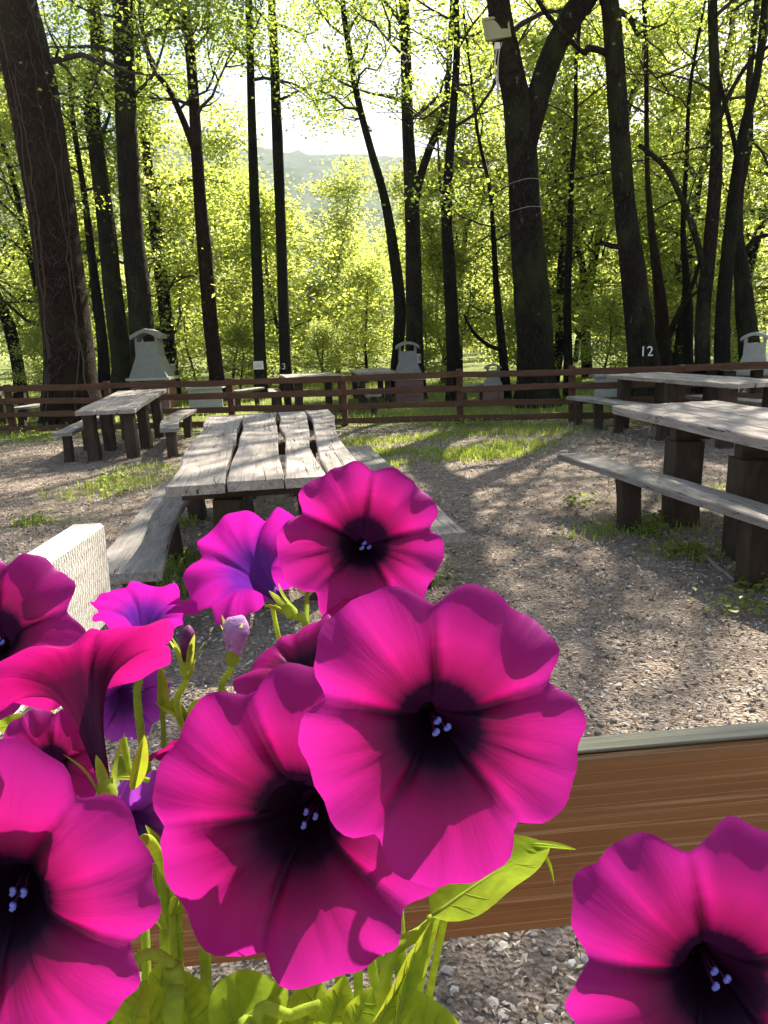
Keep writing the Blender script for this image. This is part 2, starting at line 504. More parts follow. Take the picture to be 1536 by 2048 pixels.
traced_tree('slim_tree', 'red-brown trunk with two limbs forking left, behind left grill yard', (438, 800),
    [(432, 745, 30), (422, 650, 30), (410, 510, 30), (402, 420, 26), (394, 300, 24), (388, 200, 22), (380, 100, 20), (368, -10, 17)], M['bark_red'], 17, 11.5, 6.8,
    limbs=[[(398, 330, 14), (375, 260, 13), (345, 190, 11), (312, 140, 10), (292, 60, 8)], [(384, 100, 10), (362, 50, 9), (330, 5, 8)]], nl=9, nleaf=2400)
t8 = traced_tree('slim_tree', 'left of two slender parallel black trunks, white paper notice on it', (524, 796),
    [(521, 740, 25), (516, 600, 23), (509, 400, 20), (503, 200, 16), (497, 0, 14)], M['bark_thin'], 18, 12, 7.4, nl=8, L0=2.0, nleaf=1500)
t9 = traced_tree('slim_tree', 'right of two slender parallel black trunks, painted number near its foot', (574, 790),
    [(571, 730, 24), (566, 600, 22), (560, 400, 21), (555, 270, 22), (549, 120, 18), (543, 0, 16)], M['bark_thin'], 19, 12, 7.6, nl=8, L0=2.0, nleaf=1500)
traced_tree('slim_tree', 'curving trunk leaning left behind the middle stone grill', (792, 792),
    [(796, 700, 24), (800, 610, 24), (788, 510, 22), (770, 400, 18), (742, 300, 15), (716, 200, 13), (692, 60, 12), (684, -10, 10)], M['bark_thin'], 20, 10.5, 6.0, nl=10, nleaf=2400)
traced_tree('hornbeam_tree', 'forked upright trunk standing directly behind the middle stone grill', (832, 797),
    [(830, 720, 36), (828, 600, 34), (824, 420, 30), (816, 270, 24), (812, 120, 22), (808, 0, 20)], M['bark'], 21, 11.5, 6.0,
    limbs=[[(828, 410, 18), (842, 350, 16), (862, 292, 15), (885, 240, 13)]], nl=12, nleaf=3000)
traced_tree('slim_tree', 'slim dark trunk right of the middle stone grill behind a fence post', (908, 806),
    [(907, 720, 28), (900, 560, 26), (893, 440, 22), (898, 330, 18), (906, 230, 16), (914, 110, 14), (913, 0, 12)], M['bark_thin'], 22, 11, 5.6, nl=12, nleaf=3000)
traced_tree('slim_tree', 'thin trunk with a long low branch left, behind the small grill', (1013, 802),
    [(1008, 730, 18), (1000, 650, 16), (992, 570, 13), (986, 470, 10), (980, 380, 8)], M['bark_thin'], 23, 8, 3.0,
    limbs=[[(1004, 700, 10), (975, 690, 8), (945, 665, 7), (925, 630, 5)]], nl=12, nleaf=3200)
ty = traced_tree('oak_tree', 'huge Y-shaped trunk carrying a floodlight box on its left limb', (1074, 812),
    [(1072, 750, 76), (1068, 650, 72), (1058, 520, 68), (1050, 420, 62), (1046, 330, 60), (1040, 250, 62)], M['bark'], 24, None, 6.5,
    limbs=[[(1042, 300, 58), (1032, 210, 56), (1014, 130, 52), (998, 60, 46), (986, -30, 44)],
           [(1050, 290, 50), (1070, 210, 46), (1096, 125, 45), (1130, 55, 46), (1172, -10, 46)]], nl=18, L0=3.2, nleaf=7200, nseg=20)
traced_tree('beech_tree', 'thick trunk leaning left with painted white number, right of the Y-shaped trunk', (1296, 806),
    [(1288, 740, 64), (1278, 660, 56), (1262, 520, 48), (1248, 400, 42), (1238, 280, 40), (1230, 140, 38), (1226, 50, 38)], M['bark'], 25, 15.3, 6.8,
    limbs=[[(1222, 112, 14), (1195, 104, 13), (1172, 104, 14), (1152, 112, 10)], [(1226, 60, 20), (1208, 20, 16), (1192, -15, 14)], [(1262, 495, 12), (1225, 494, 11), (1194, 487, 8)]], nl=14, nleaf=3800, nseg=18)
traced_tree('slim_tree', 'slender straight trunk between the Y-shaped trunk and the numbered trunk', (1137, 796),
    [(1136, 700, 17), (1134, 600, 15), (1138, 480, 13), (1144, 350, 10), (1152, 240, 8)], M['bark_thin'], 26, 12, 4.5, nl=12, nleaf=3400)
traced_tree('slim_tree', 'reddish trunk with steep branches right of the numbered trunk', (1328, 794),
    [(1327, 700, 30), (1322, 620, 26), (1312, 540, 20), (1302, 450, 14), (1296, 340, 10)], M['bark_red'], 27, 13.5, 4.5,
    limbs=[[(1330, 690, 14), (1352, 630, 12), (1378, 570, 9), (1392, 510, 7)]], nl=12, nleaf=3200)
traced_tree('hornbeam_tree', 'dark trunk with a branch arching left, third from the right edge', (1408, 802),
    [(1406, 720, 30), (1408, 620, 28), (1420, 500, 26), (1430, 330, 24), (1428, 180, 20), (1424, 0, 18)], M['bark'], 28, 15.3, 6.0,
    limbs=[[(1412, 560, 14), (1386, 470, 13), (1350, 390, 12), (1318, 340, 11), (1264, 300, 8)], [(1432, 260, 10), (1455, 190, 9), (1490, 130, 7), (1530, 90, 6)]], nl=12, nleaf=3200)
traced_tree('slim_tree', 'trunk bending right near the top, second from the right edge', (1440, 800),
    [(1442, 720, 30), (1446, 620, 28), (1458, 490, 26), (1468, 380, 22), (1486, 260, 18), (1512, 150, 15), (1530, 0, 13)], M['bark_thin'], 29, 14, 6.0,
    limbs=[[(1462, 440, 12), (1470, 330, 10), (1440, 210, 8), (1420, 150, 6)]], nl=11, nleaf=3000)
traced_tree('hornbeam_tree', 'stout trunk behind the right-hand stone grill at the right edge', (1502, 784),
    [(1500, 720, 42), (1492, 640, 38), (1482, 550, 30), (1474, 470, 24), (1480, 380, 18), (1500, 280, 14)], M['bark'], 30, 13.5, 5,
    limbs=[[(1482, 520, 12), (1505, 480, 10), (1540, 470, 7)]], nl=12, nleaf=3400)
traced_tree('slim_tree', 'slim trunk between the reddish trunk and the arching-branch trunk', (1378, 792),
    [(1377, 700, 20), (1375, 620, 18), (1372, 540, 14), (1366, 450, 10)], M['bark_thin'], 31, 8.5, 3.4, nl=10, nleaf=2800)

# the wood behind: prototypes copied with obj.copy()
def wood_tree(seed, h, z0, L0, nleaf, nl, r=.13):
    rng = np.random.default_rng(seed)
    root = thing('woodland_tree', 'leafy sunlit tree deep in the wood behind the fence', 'tree', (0, 0, 0), 'trees deep in the wood behind the fence')
    P = np.concatenate([[[0, 0, -.2]], limb_path((0, 0, 0), (rng.uniform(-.08, .08), 0, 1), h, rng, 9, .35, .07)])
    R = np.concatenate([[r * 1.2], np.linspace(r * 1.1, .02, len(P) - 1)])
    sp = smooth_path(P, 3); sr = np.interp(np.linspace(0, len(P) - 1, len(sp)), np.arange(len(P)), R)
    part('trunk', tube(MB(), sp, sr, 8, True, .03, rng), M['bark_thin'], root)
    crown(root, sp, sr, rng, z0, nl, L0, nleaf, .115, M['leaf2'], M['twig'], .75, .42, lowdroop=.35)
    return root
protos = [wood_tree(101, 10.5, 1.2, 3.4, 17000, 24), wood_tree(102, 9.0, .9, 3.2, 16000, 22), wood_tree(103, 11.5, 1.6, 3.0, 17000, 24, .16), wood_tree(104, 7.0, .5, 2.6, 12000, 20, .09), wood_tree(105, 4.6, .25, 2.2, 9500, 18, .06)]
rngW = random.Random(7)
spots = []
for row, (Y, n) in enumerate(((25, 8), (31, 8), (38, 9), (47, 9), (58, 9), (72, 10))):
    for i in range(n):
        x = -.60 * Y + 1.2 * Y * (i + rngW.uniform(.15, .85)) / n
        y = Y + rngW.uniform(-2.5, 2.5)
        q = x / y
        k = rngW.choice([0, 1, 2, 0, 2])
        sc = rngW.uniform(.85, 1.15)
        if -.30 < q < -.02:                     # the opening with the hill and the sky
            k = rngW.choice([3, 3, 4]) if y < 50 else rngW.choice([3, 4])
            sc = rngW.uniform(.95, 1.3)
        elif Y > 28:                            # behind the first row the trees stay low, so the sun gets in
            k = rngW.choice([3, 3, 1]); sc = rngW.uniform(.85, 1.2)
        elif q > .1: sc *= 1.1
        spots.append((x, y, k, sc))
for x, y, k, sc in ((-9.0, 20.5, 4, .45), (-7.4, 23.5, 4, .5), (-4.4, 24, 4, .45), (-1.6, 23, 4, .42), (1.2, 21.5, 4, .5), (3.9, 21, 4, .5), (5.8, 19.8, 4, .5), (8.8, 19.5, 4, .5), (-12, 21.5, 4, .5), (-9.6, 22.5, 0, 1.0), (-12.5, 23.5, 2, 1.0), (5.2, 22.5, 2, .95), (8.4, 21.5, 0, 1.0), (11.0, 23.5, 2, 1.05), (13.5, 22, 1, 1.1), (2.6, 24.5, 0, .95), (7.0, 25.5, 2, 1.1), (-5.2, 27, 4, .8), (-2.0, 28, 4, .75), (-3.6, 33, 4, .95), (-.4, 26, 4, .85), (-7.2, 30, 4, .9), (-1.0, 36, 3, .8), (-6, 40, 3, .8), (2.2, 24, 4, .9), (4.6, 23.5, 4, 1.0), (8.2, 23, 4, 1.0), (-10.5, 26, 4, 1.0), (11.5, 25, 4, 1.0)): spots.append((x, y, k, sc))
used = set()
for x, y, k, sc in spots:
    o = protos[k] if k not in used else copy_tree(protos[k])
    used.add(k)
    q = x / y
    if -.30 < q < -.02: o['label'] = 'low leafy tree in the sunlit opening behind the slender parallel trunks'; o['group'] = 'low trees in the opening'
    elif q <= -.30: o['label'] = 'leafy sunlit tree deep in the wood on the left, behind the fence'; o['group'] = 'trees deep in the left wood'
    else: o['label'] = 'leafy sunlit tree deep in the wood behind the grills and the right-hand fence'; o['group'] = 'trees deep in the right wood'
    o.location = (x, y, 0); o.rotation_euler = (0, 0, rngW.uniform(0, 6.28)); o.scale = (sc, sc, sc)

# far wood beyond
rng = np.random.default_rng(77)
mb = MB()
n = 700
fx = rng.uniform(-75, 75, n); fy = rng.uniform(84, 125, n)
fz = rng.uniform(0, 1, n) ** .8 * np.where((fx / fy > -.32) & (fx / fy < -.02), 7.5, 15)
leaves(mb, np.stack([fx, fy, fz], -1), 46, 2.6, .6, .42, rng, .3)
o = link('far_wood', mb.mesh('far_wood', False), M['leaf2']); o['kind'] = 'stuff'
o['label'] = 'hazy green mass of far trees'

# ------------------------------------------------------------------ fence
rng = np.random.default_rng(5)
fpts = [(-13.2, 15.3), (-11.2, 14.95), (-9.2, 14.6), (-7.0, 14.2), (-4.95, 13.75), (-2.66, 13.4), (-.62, 13.1), (1.38, 12.85), (3.2, 12.45), (4.85, 12.05), (6.6, 11.65), (8.5, 11.2), (10.4, 10.7)]
fence = thing('wooden_fence', 'brown post and rail fence with four rails crossing the whole clearing', 'fence', (fpts[6][0], fpts[6][1], 0))
def board(name, p, q, w, th, mat, root, k=8, wav=.0, rng=rng, normal=None, smooth=False, w1=None, cup=0.0, bow=0.0, edge=None):
    """plank from p to q (centre line of its top), local x along the length, built in its own frame.
    w across, th down; edge = (list left, list right) of offsets along the length"""
    p = np.asarray(p, float); q = np.asarray(q, float); L = np.linalg.norm(q - p)
    X = (q - p) / L; Z = nrm(np.array([0, 0, 1.0]) if normal is None else normal); Yv = nrm(np.cross(Z, X)); Z = np.cross(X, Yv)
    w1 = w if w1 is None else w1
    xs = np.linspace(0, L, k + 1); f = xs / L
    hw = (w + (w1 - w) * f) / 2
    def wv():
        if not wav: return np.zeros(k + 1)
        return wav * (np.sin(f * rng.uniform(3, 7) + rng.uniform(0, 6)) * .7 + np.sin(f * rng.uniform(9, 17) + rng.uniform(0, 6)) * .35)
    el = hw + wv(); er = -hw + wv()
    if edge is not None:
        el = el + np.interp(f, np.linspace(0, 1, len(edge[0])), edge[0]); er = er + np.interp(f, np.linspace(0, 1, len(edge[1])), edge[1])
    mid = bow * np.sin(np.pi * f)
    bev = min(.008, th * .2)
    rows = []
    for i in range(k + 1):
        a, b = el[i] + mid[i], er[i] + mid[i]; m = (a + b) / 2
        zr = rng.normal(0, wav * .10, 5) if wav else np.zeros(5)
        rows.append([(xs[i], a, -bev + zr[0]), (xs[i], a - bev, zr[0]), (xs[i], (a + m) / 2, zr[1] - cup * .7), (xs[i], m, zr[2] - cup), (xs[i], (b + m) / 2, zr[3] - cup * .7),
                     (xs[i], b + bev, zr[4]), (xs[i], b, -bev + zr[4]), (xs[i], b + .004, -th), (xs[i], a - .004, -th)])
    V = np.array(rows).reshape(-1, 3); m_ = 9
    i = np.arange(k)[:, None] * m_ + np.arange(m_)[None, :]; j = np.arange(k)[:, None] * m_ + (np.arange(m_)[None, :] + 1) % m_
    Qs = np.stack([i, j, j + m_, i + m_], -1).reshape(-1, 4)
    mb = MB(); mb.add(V, Qs, [list(range(m_))[::-1]], [[k * m_ + t for t in range(m_)]])
    me = mb.mesh(name, smooth)
    Lr = Vector((0, 0, 0)); r = root
    while r is not None: Lr += Vector(r.location); r = r.parent
    mat4 = Matrix(((X[0], Yv[0], Z[0], p[0]), (X[1], Yv[1], Z[1], p[1]), (X[2], Yv[2], Z[2], p[2]), (0, 0, 0, 1)))
    return link(name, me, mat, root, Matrix.Translation(-Lr) @ mat4)
fn = nrm(np.array([-.17, -1, 0]))
for i, (x, y) in enumerate(fpts):
    h = .90 + rng.uniform(-.02, .03)
    board('post', (x, y + .065, -.15), (x + rng.uniform(-.02, .02), y + .065, h), .11, .09, M['rail'], fence, 3, .004, normal=(-.17, -1, 0))
for i in range(len(fpts) - 1):
    a = np.array([*fpts[i], 0.]); b = np.array([*fpts[i + 1], 0.]); d = nrm(b - a)
    for zc in (.835, .60, .36, .105):
        ja, jb = rng.uniform(-.015, .015, 2)
        nv = nrm(np.cross(np.array([0, 0, 1.]), d)) * -1
        nv = nrm(np.array([d[1], -d[0], 0]))
        board('rail', a + d * .004 + nv * .02 + [0, 0, zc + ja], b - d * .004 + nv * .02 + [0, 0, zc + jb], .105 + rng.uniform(-.008, .01), .035, M['rail'], fence, 6, .007, normal=nv)

# ------------------------------------------------------------------ picnic tables and benches
def log_leg(root, x, y, z0, z1, r, mat, name='leg', square=True):
    x += rng.uniform(-.015, .015)
    if square:
        return board(name, (x, y - r, z0), (x + rng.uniform(-.03, .03), y - r, z1), 2 * r, 2 * r, mat, root, 3, .008, normal=(0, -1, 0))
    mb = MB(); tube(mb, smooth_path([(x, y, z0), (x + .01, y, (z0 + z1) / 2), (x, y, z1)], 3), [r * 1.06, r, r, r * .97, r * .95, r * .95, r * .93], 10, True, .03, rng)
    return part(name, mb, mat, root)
def bench(label, n, f, w, z, group, nlegs=(.14, .86), legr=.055, pair=False, w1=None, bow=0, wav=.022, edge=None, zf=None):
    n = np.array(n, float); f = np.array(f, float); zf = z if zf is None else zf
    root = thing('plank_bench', label, 'bench', (*((n + f) / 2), 0), group)
    board('seat', (*n, z), (*f, zf), w, .05, M['seat'], root, 22, wav, w1=w1, bow=bow, edge=edge)
    d = nrm(np.array([*(f - n), 0])); s = np.array([-d[1], d[0], 0])
    for t in nlegs:
        c = n + (f - n) * t; zz = z + (zf - z) * t - .056; bo = bow * math.sin(math.pi * t)
        c = c + s[:2] * bo
        for k in ((-.30, .30) if pair else (0,)):
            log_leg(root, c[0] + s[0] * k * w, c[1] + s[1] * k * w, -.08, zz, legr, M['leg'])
    return root
def table(label, n, f, w, z, group, planks, legs=(.12, .88), legr=.075, w1=None, zf=None, th=.055, inset=.24, wav=.016, cross=True, edges=None, gap=.012):
    """n, f = centre of the near and far end of the top; planks = fractions from left to right"""
    n = np.array(n, float); f = np.array(f, float); zf = z if zf is None else zf
    root = thing('picnic_table', label, 'table', (*((n + f) / 2), 0), group)
    d = nrm(np.array([*(f - n), 0])); s = np.array([-d[1], d[0], 0])      # s points left
    L = np.linalg.norm(f - n); w1 = w if w1 is None else w1
    acc = 0.
    for i, fr in enumerate(planks):
        c0 = (.5 - acc - fr / 2) * w; c1 = (.5 - acc - fr / 2) * w1
        e0, e1 = rng.uniform(-.03, .03, 2)
        board('plank', np.array([*n, z]) + s * c0 + d * e0, np.array([*f, zf]) + s * c1 + d * e1, fr * w - gap, th, M['top'], root, 26, wav, w1=fr * w1 - gap,
              cup=.004, edge=None if edges is None else edges[i])
        acc += fr
    for t in legs:
        c = n + (f - n) * t; zz = z + (zf - z) * t - th - .008
        if cross:
            a = np.array([*c, zz]) + s * w * .46; b = np.array([*c, zz]) - s * w * .46
            board('crossbeam', a, b, .10, .09, M['leg'], root, 4, .006)
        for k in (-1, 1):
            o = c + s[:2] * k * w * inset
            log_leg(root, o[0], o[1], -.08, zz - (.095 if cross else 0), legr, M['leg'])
    return root

# table A, in the middle, seen end on
nA = (gz(345, 960, .8) + gz(738, 957, .8)) / 2; fA = (gz(432, 826, .8) + gz(650, 824, .8)) / 2
wA = np.linalg.norm(gz(345, 960, .8) - gz(738, 957, .8)); wA1 = np.linalg.norm(gz(432, 826, .8) - gz(650, 824, .8))
g_ = [[0, .01, .0, -.02, .015, 0], [0, -.02, .0, .02, -.01, 0]]
eA = [([0, -.015, .02, .0, -.03, .01, 0], [0, .015, .01, .0, .02, .01, .0]), ([0, .0, -.015, .0, -.012, 0.012, 0], [0, .012, .02, .018, .01, .03, .0]),
      ([0, -.01, -.02, -.02, .01, -.012, 0], [0, .03, .035, .012, .0, -.01, .0]), ([0, .01, .0, -.016, -.03, -.03, 0], [0, .02, .05, .05, .02, -.015, .0])]
table('long plank table seen end-on in the centre, dappled by shade, behind the flowers', nA[:2], fA[:2], wA, .8, 'picnic tables', (.295, .28, .215, .21), w1=wA1, edges=eA, legr=.08, legs=(.10, .5, .9), wav=.008)
a = gz(245, 1150, .45); b = gz(355, 990, .45); d = nrm(b - a)
bench('long grey bench along the left side of the centre table', a[:2] + d[:2] * .02, (a + d * 3.5)[:2], .30, .45, 'plank benches', (.14, .5, .88), .07, w1=.30, bow=.05, wav=.03)
a = gz(850, 1040, .45); b = gz(722, 905, .45); d = nrm(b - a)
bench('bench along the right side of the centre table, partly behind the top petunia', (a - d * .35)[:2], (a + d * 3.2)[:2], .30, .45, 'plank benches', (.14, .5, .88), .065, wav=.03)
# table B, left, by the fence
table('smaller plank table in front of the left stone grill, by the fence', (-3.66, 10.05), (-4.0, 12.85), .80, .70, 'picnic tables', (.36, .34, .30), zf=.80, legs=(.10, .46, .9), inset=.33, legr=.075, cross=False)
bench('short bench on the left side of the table before the left grill', (-4.32, 10.2), (-4.62, 12.3), .26, .41, 'plank benches', (.06, .6), .055, zf=.44)
bench('curved narrow bench on the right side of the table before the left grill', (-2.82, 10.1), (-3.22, 12.7), .27, .42, 'plank benches', (.05, .5, .92), .06, bow=.13, zf=.45)
# table C, right foreground
table('big plank table in the right foreground, cut by the right edge of the picture', (2.83, 3.3), (2.56, 6.75), .98, .83, 'picnic tables', (.27, .26, .24, .23), legs=(.14, .42, .68), legr=.11, th=.07, inset=.36)
a = gz(1118, 907, .46); b = gz(1536, 1040, .46); d = nrm(b - a)
bench('bench in the right foreground, left of the big cut-off table', (a + d * 3.6)[:2] + np.array([.12, 0]), a[:2] + np.array([.12, 0]), .27, .46, 'plank benches', (.36, .73), .075, wav=.012)
# table D, right, by the fence
table('plank table on the right close to the fence, behind the big foreground table', (4.62, 9.0), (3.98, 11.9), .90, .80, 'picnic tables', (.34, .34, .32), legs=(.10, .5, .9), inset=.36, legr=.085, cross=False)
bench('bench left of the right-hand table by the fence', (3.80, 9.75), (3.16, 12.2), .34, .46, 'plank benches', (.1, .5, .72, .95), .06)
bench('bench right of the right-hand table by the fence', (5.55, 9.2), (4.85, 11.6), .32, .45, 'plank benches', (.12, .9), .06)
# beyond the fence
table('plank table behind the fence between the slender trunks and middle grill', (-1.15, 15.6), (-1.75, 18.2), 1.25, .74, 'picnic tables', (.34, .33, .33), legs=(.12, .88), inset=.38, legr=.085, cross=False)
bench('bench behind the fence left of the table near the slender trunks', (-2.05, 15.6), (-2.5, 17.9), .28, .43, 'plank benches', (.1, .9), .06)
table('plank table behind the fence left of the middle stone grill', (-.05, 17.4), (-.3, 19.6), .9, .74, 'picnic tables', (.5, .5), legs=(.12, .88), inset=.36, legr=.08, cross=False)
bench('low bench behind the fence in front of the middle stone grill', (-.1, 14.7), (-.35, 16.6), .28, .43, 'plank benches', (.1, .9), .06)
table('plank table behind the fence at the far left edge of the picture', (-8.1, 15.2), (-8.4, 17.2), 1.0, .72, 'picnic tables', (.5, .5), legs=(.12, .88), inset=.36, legr=.08, cross=False)
bench('bench behind the fence at the far left, in front of its table', (-7.25, 15.0), (-7.0, 16.8), .28, .43, 'plank benches', (.1, .9), .06)
bench('small bench behind the fence left of the slender parallel trunks', (-3.4, 17.6), (-2.9, 18.6), .28, .43, 'plank benches', (.15, .85), .06)
bench('small bench behind the fence between two slim trunks right of the middle grill', (1.75, 16.2), (2.35, 16.8), .26, .42, 'plank benches', (.15, .85), .05)
table('small plank table behind the fence by the right stone grill', (6.6, 13.4), (6.2, 15.0), .8, .74, 'picnic tables', (.5, .5), legs=(.12, .88), inset=.36, legr=.08, cross=False)
bench('bench behind the fence below the right stone grill', (7.4, 13.0), (7.9, 14.4), .28, .45, 'plank benches', (.12, .88), .06)

# ------------------------------------------------------------------ stone grills
def text_mesh(txt, size, mat, depth=.004):
    cu = bpy.data.curves.new('t', 'FONT'); cu.body = txt; cu.size = size; cu.extrude = depth; cu.align_x = 'CENTER'; cu.align_y = 'CENTER'
    o = bpy.data.objects.new('t', cu); COL.objects.link(o)
    bpy.context.view_layer.update()
    me = bpy.data.meshes.new_from_object(o.evaluated_get(bpy.context.evaluated_depsgraph_get()))
    bpy.data.objects.remove(o)
    me.materials.clear(); me.materials.append(mat)
    return me
def facing(loc, yaw=0.0):      # text upright, facing -Y turned by yaw
    return Matrix.Translation(loc) @ Matrix.Rotation(yaw, 4, 'Z') @ Matrix.Rotation(rad(90), 4, 'X')
def frustum(mb, z0, z1, a0, b0, a1, b1, cx=0, cy=0):
    hexa(mb, [(-a0 + cx, -b0 + cy, z0), (a0 + cx, -b0 + cy, z0), (a0 + cx, b0 + cy, z0), (-a0 + cx, b0 + cy, z0), (-a1 + cx, -b1 + cy, z1), (a1 + cx, -b1 + cy, z1), (a1 + cx, b1 + cy, z1), (-a1 + cx, b1 + cy, z1)])
def grill(label, loc, yaw, sc, cap='gable', hood='stone', num=None, numcol='ink'):
    root = thing('stone_grill', label, 'barbecue', (loc[0], loc[1], 0), 'stone grills')
    root.rotation_euler = (0, 0, yaw); root.scale = (sc, sc, sc)
    def P(name, mb, mat, par=root): return link(name, mb.mesh(name, False), mat, par)
    body = P('body', box(box(box(box(MB(), -.46, -.30, -.32, .32, -.1, .70), .30, .46, -.32, .32, -.1, .70), -.2995, .2995, .20, .315, -.1, .70), -.2995, .2995, -.30, .1995, .30, .38), M['brick'])
    for row in range(4):                                    # blocks of the wall that faces the clearing
        for cidx in range(3):
            x0 = -.455 + cidx * .30 + (.08 if row % 2 else 0); x1 = min(x0 + .285, .455)
            if x1 - x0 > .08: P('block', box(MB(), x0, x1, -.334, -.3215, -.02 + row * .178, .145 + row * .178), M['brick'], root)
    P('slab', box(MB(), -.54, .54, -.38, .38, .701, .765), M['stone_w'])
    mb = MB(); frustum(mb, .766, 1.28, .47, .33, .285, .22); P('hood', mb, M[hood])
    mb = MB(); frustum(mb, 1.281, 1.62, .285, .22, .275, .21)
    P('chimney', mb, M[hood])
    for s_ in (-1, 1): P('cap_support', box(MB(), s_ * .25 - .03, s_ * .25 + .03, -.20, .20, 1.621, 1.76 + .03), M[hood])
    mb = MB(); k = 10
    prof = []
    for i in range(k + 1):
        a = -1 + 2 * i / k
        z = 1.93 - (.16 * abs(a) ** 1.25 if cap == 'gable' else .15 * a * a)
        prof.append((a * .37, z))
    for i in range(k):
        (x0, z0), (x1, z1) = prof[i], prof[i + 1]
        hexa(mb, [(x0, -.28, z0 - .09), (x1, -.28, z1 - .09), (x1, .28, z1 - .09), (x0, .28, z0 - .09), (x0, -.28, z0), (x1, -.28, z1), (x1, .28, z1), (x0, .28, z0)])
    P('cap', mb, M[hood])
    if num:
        tx = link('number', text_mesh(num, .30, M[numcol]), M[numcol], root, facing((.12 if numcol == 'ink' else -.24, -.339, .30)))
    return root
grill('grey stone grill with gabled chimney cap behind the left table', gz(312, 816)[:2], rad(-4), 1.0)
grill('stone grill with arched chimney cap in the middle, behind the fence', (.7, 18.0), rad(3), .72, 'arch')
grill('small low stone grill numbered 17 behind the fence left of the Y-shaped trunk', (2.42, 16.1), rad(0), .45, 'arch', 'stone', '17')
grill('pale stone grill numbered 12 at the right edge behind the fence', (7.55, 15.3), rad(-32), .68, 'arch', 'stone_w', '12', 'whitepaint')
def slab(label, loc, w, h, yaw=0):
    o = thing('concrete_hearth', label, 'barbecue', (*loc, 0))
    o.rotation_euler = (0, 0, yaw)
    link('side_panel', box(MB(), -w / 2, w / 2, -.02, .02, .12, .12 + h).mesh('side_panel', False), M['stone_w'], o)
    for s_ in (-1, 1): link('foot', box(MB(), s_ * w * .4 - .05, s_ * w * .4 + .05, -.15, .15, -.05, .119).mesh('foot', False), M['stone_w'], o)
    link('ledge', box(MB(), -w / 2 - .03, w / 2 + .03, -.1, .30, .121 + h, .17 + h).mesh('ledge', False), M['stone_w'], o)
slab('pale concrete hearth panel behind the fence right of the left grill', gz(414, 826)[:2], .75, .42)
slab('pale concrete hearth panel behind the fence under the right-hand table', gz(1218, 806)[:2], .62, .42)

# ------------------------------------------------------------------ notices, numbers, floodlight, vines
def on_trunk(tr, x, y):
    SP, SR = tr[1]; p, t = atY(x, y, tr[2]); j = np.argmin(abs(SP[:, 2] - p[2]))
    return p, SR[j], t
p, r, t = on_trunk(t8, 519, 730)
o = link('paper_notice', box(MB(), -.135, .135, -.012, .0, -.11, .11).mesh('paper_notice', False), M['paper'], None, Matrix.Translation((p[0], p[1] - r - .02, p[2])))
tag(o, 'blank white paper notice fixed to the left of two slender trunks', 'notice')
mb = MB(); box(mb, -.10, .10, -.0155, -.0125, .03, .036); box(mb, -.10, .08, -.0155, -.0125, -.01, -.004); box(mb, -.10, .09, -.0155, -.0125, -.05, -.044)
link('writing', mb.mesh('writing', False), M['ink'], o)
p, r, t = on_trunk(t9, 565, 733)
o = link('painted_number', text_mesh('13', .24, M['whitepaint']), M['whitepaint'], None, facing((p[0], p[1] - r - .012, p[2])))
tag(o, 'white number 13 on the right of two slender trunks', 'number')
def plate(label, px, tr_y, txt):
    p, t = atY(px[0], px[1], tr_y)
    o = link('number_plate', box(MB(), -.075, .075, -.012, 0, -.11, .11).mesh('number_plate', False), M['paper'], None, Matrix.Translation(p))
    tag(o, label, 'number plate')
    link('number', text_mesh(txt, .15, M['ink'], .001), M['ink'], o, facing((0, -.0145, 0)))
    return p
P6 = gz(345, 792)
plate('small white number plate on the trunk right of the left stone grill', (346, 735), P6[1] - .24, '10')
plate('small white number plate on the trunk behind the middle stone grill', (835, 717), gz(832, 797)[1] - .27, '13')
p, t = atY(1281, 703, gz(1296, 806)[1])
o = link('painted_number', text_mesh('12', .27, M['whitepaint']), M['whitepaint'], None, facing((p[0], p[1] - .345, p[2])))
tag(o, 'white number 12 painted on the thick leaning trunk on the right', 'number')
# floodlight
p, t = atY(987, 78, ty[2]); p = p + np.array([0, -.42, 0])
fl = thing('floodlight', 'olive floodlight box strapped to the left limb of the Y-shaped trunk', 'floodlight', p)
Mf = Matrix.Rotation(rad(-6), 4, 'Y') @ Matrix.Rotation(rad(-14), 4, 'X')
mb = MB(); hexa(mb, [(-.24, -.05, -.18), (.23, -.05, -.18), (.20, .10, -.14), (-.20, .10, -.14), (-.26, -.05, .18), (.20, -.05, .20), (.18, .10, .15), (-.21, .10, .14)])
link('housing', mb.mesh('housing', False), M['lamp'], fl, Mf)
link('lens_frame', box(box(box(box(MB(), -.25, .22, -.075, -.0515, .165, .205), -.25, .22, -.075, -.0515, -.195, -.155), -.25, -.215, -.075, -.0515, -.154, .164), .185, .22, -.075, -.0515, -.154, .164).mesh('lens_frame', False), M['lamp'], fl, Mf)
link('bracket', box(MB(), -.04, .04, .101, .30, -.05, .05).mesh('bracket', False), M['soot'], fl, Mf)
link('junction_box', box(MB(), -.045, .045, -.05, .12, -.32, -.215).mesh('junction_box', False), M['whitepaint'], fl)
mb = MB(); tube(mb, smooth_path([(0, 0, -.30), (-.03, .05, -.5), (.0, .1, -.75), (.05, .22, -1.1)], 5), .012, 6); tube(mb, smooth_path([(.1, .0, -.18), (.04, 0, -.34), (.02, .06, -.6), (.06, .22, -1.0)], 5), .010, 6)
link('cable', mb.mesh('cable'), M['cable'], fl)
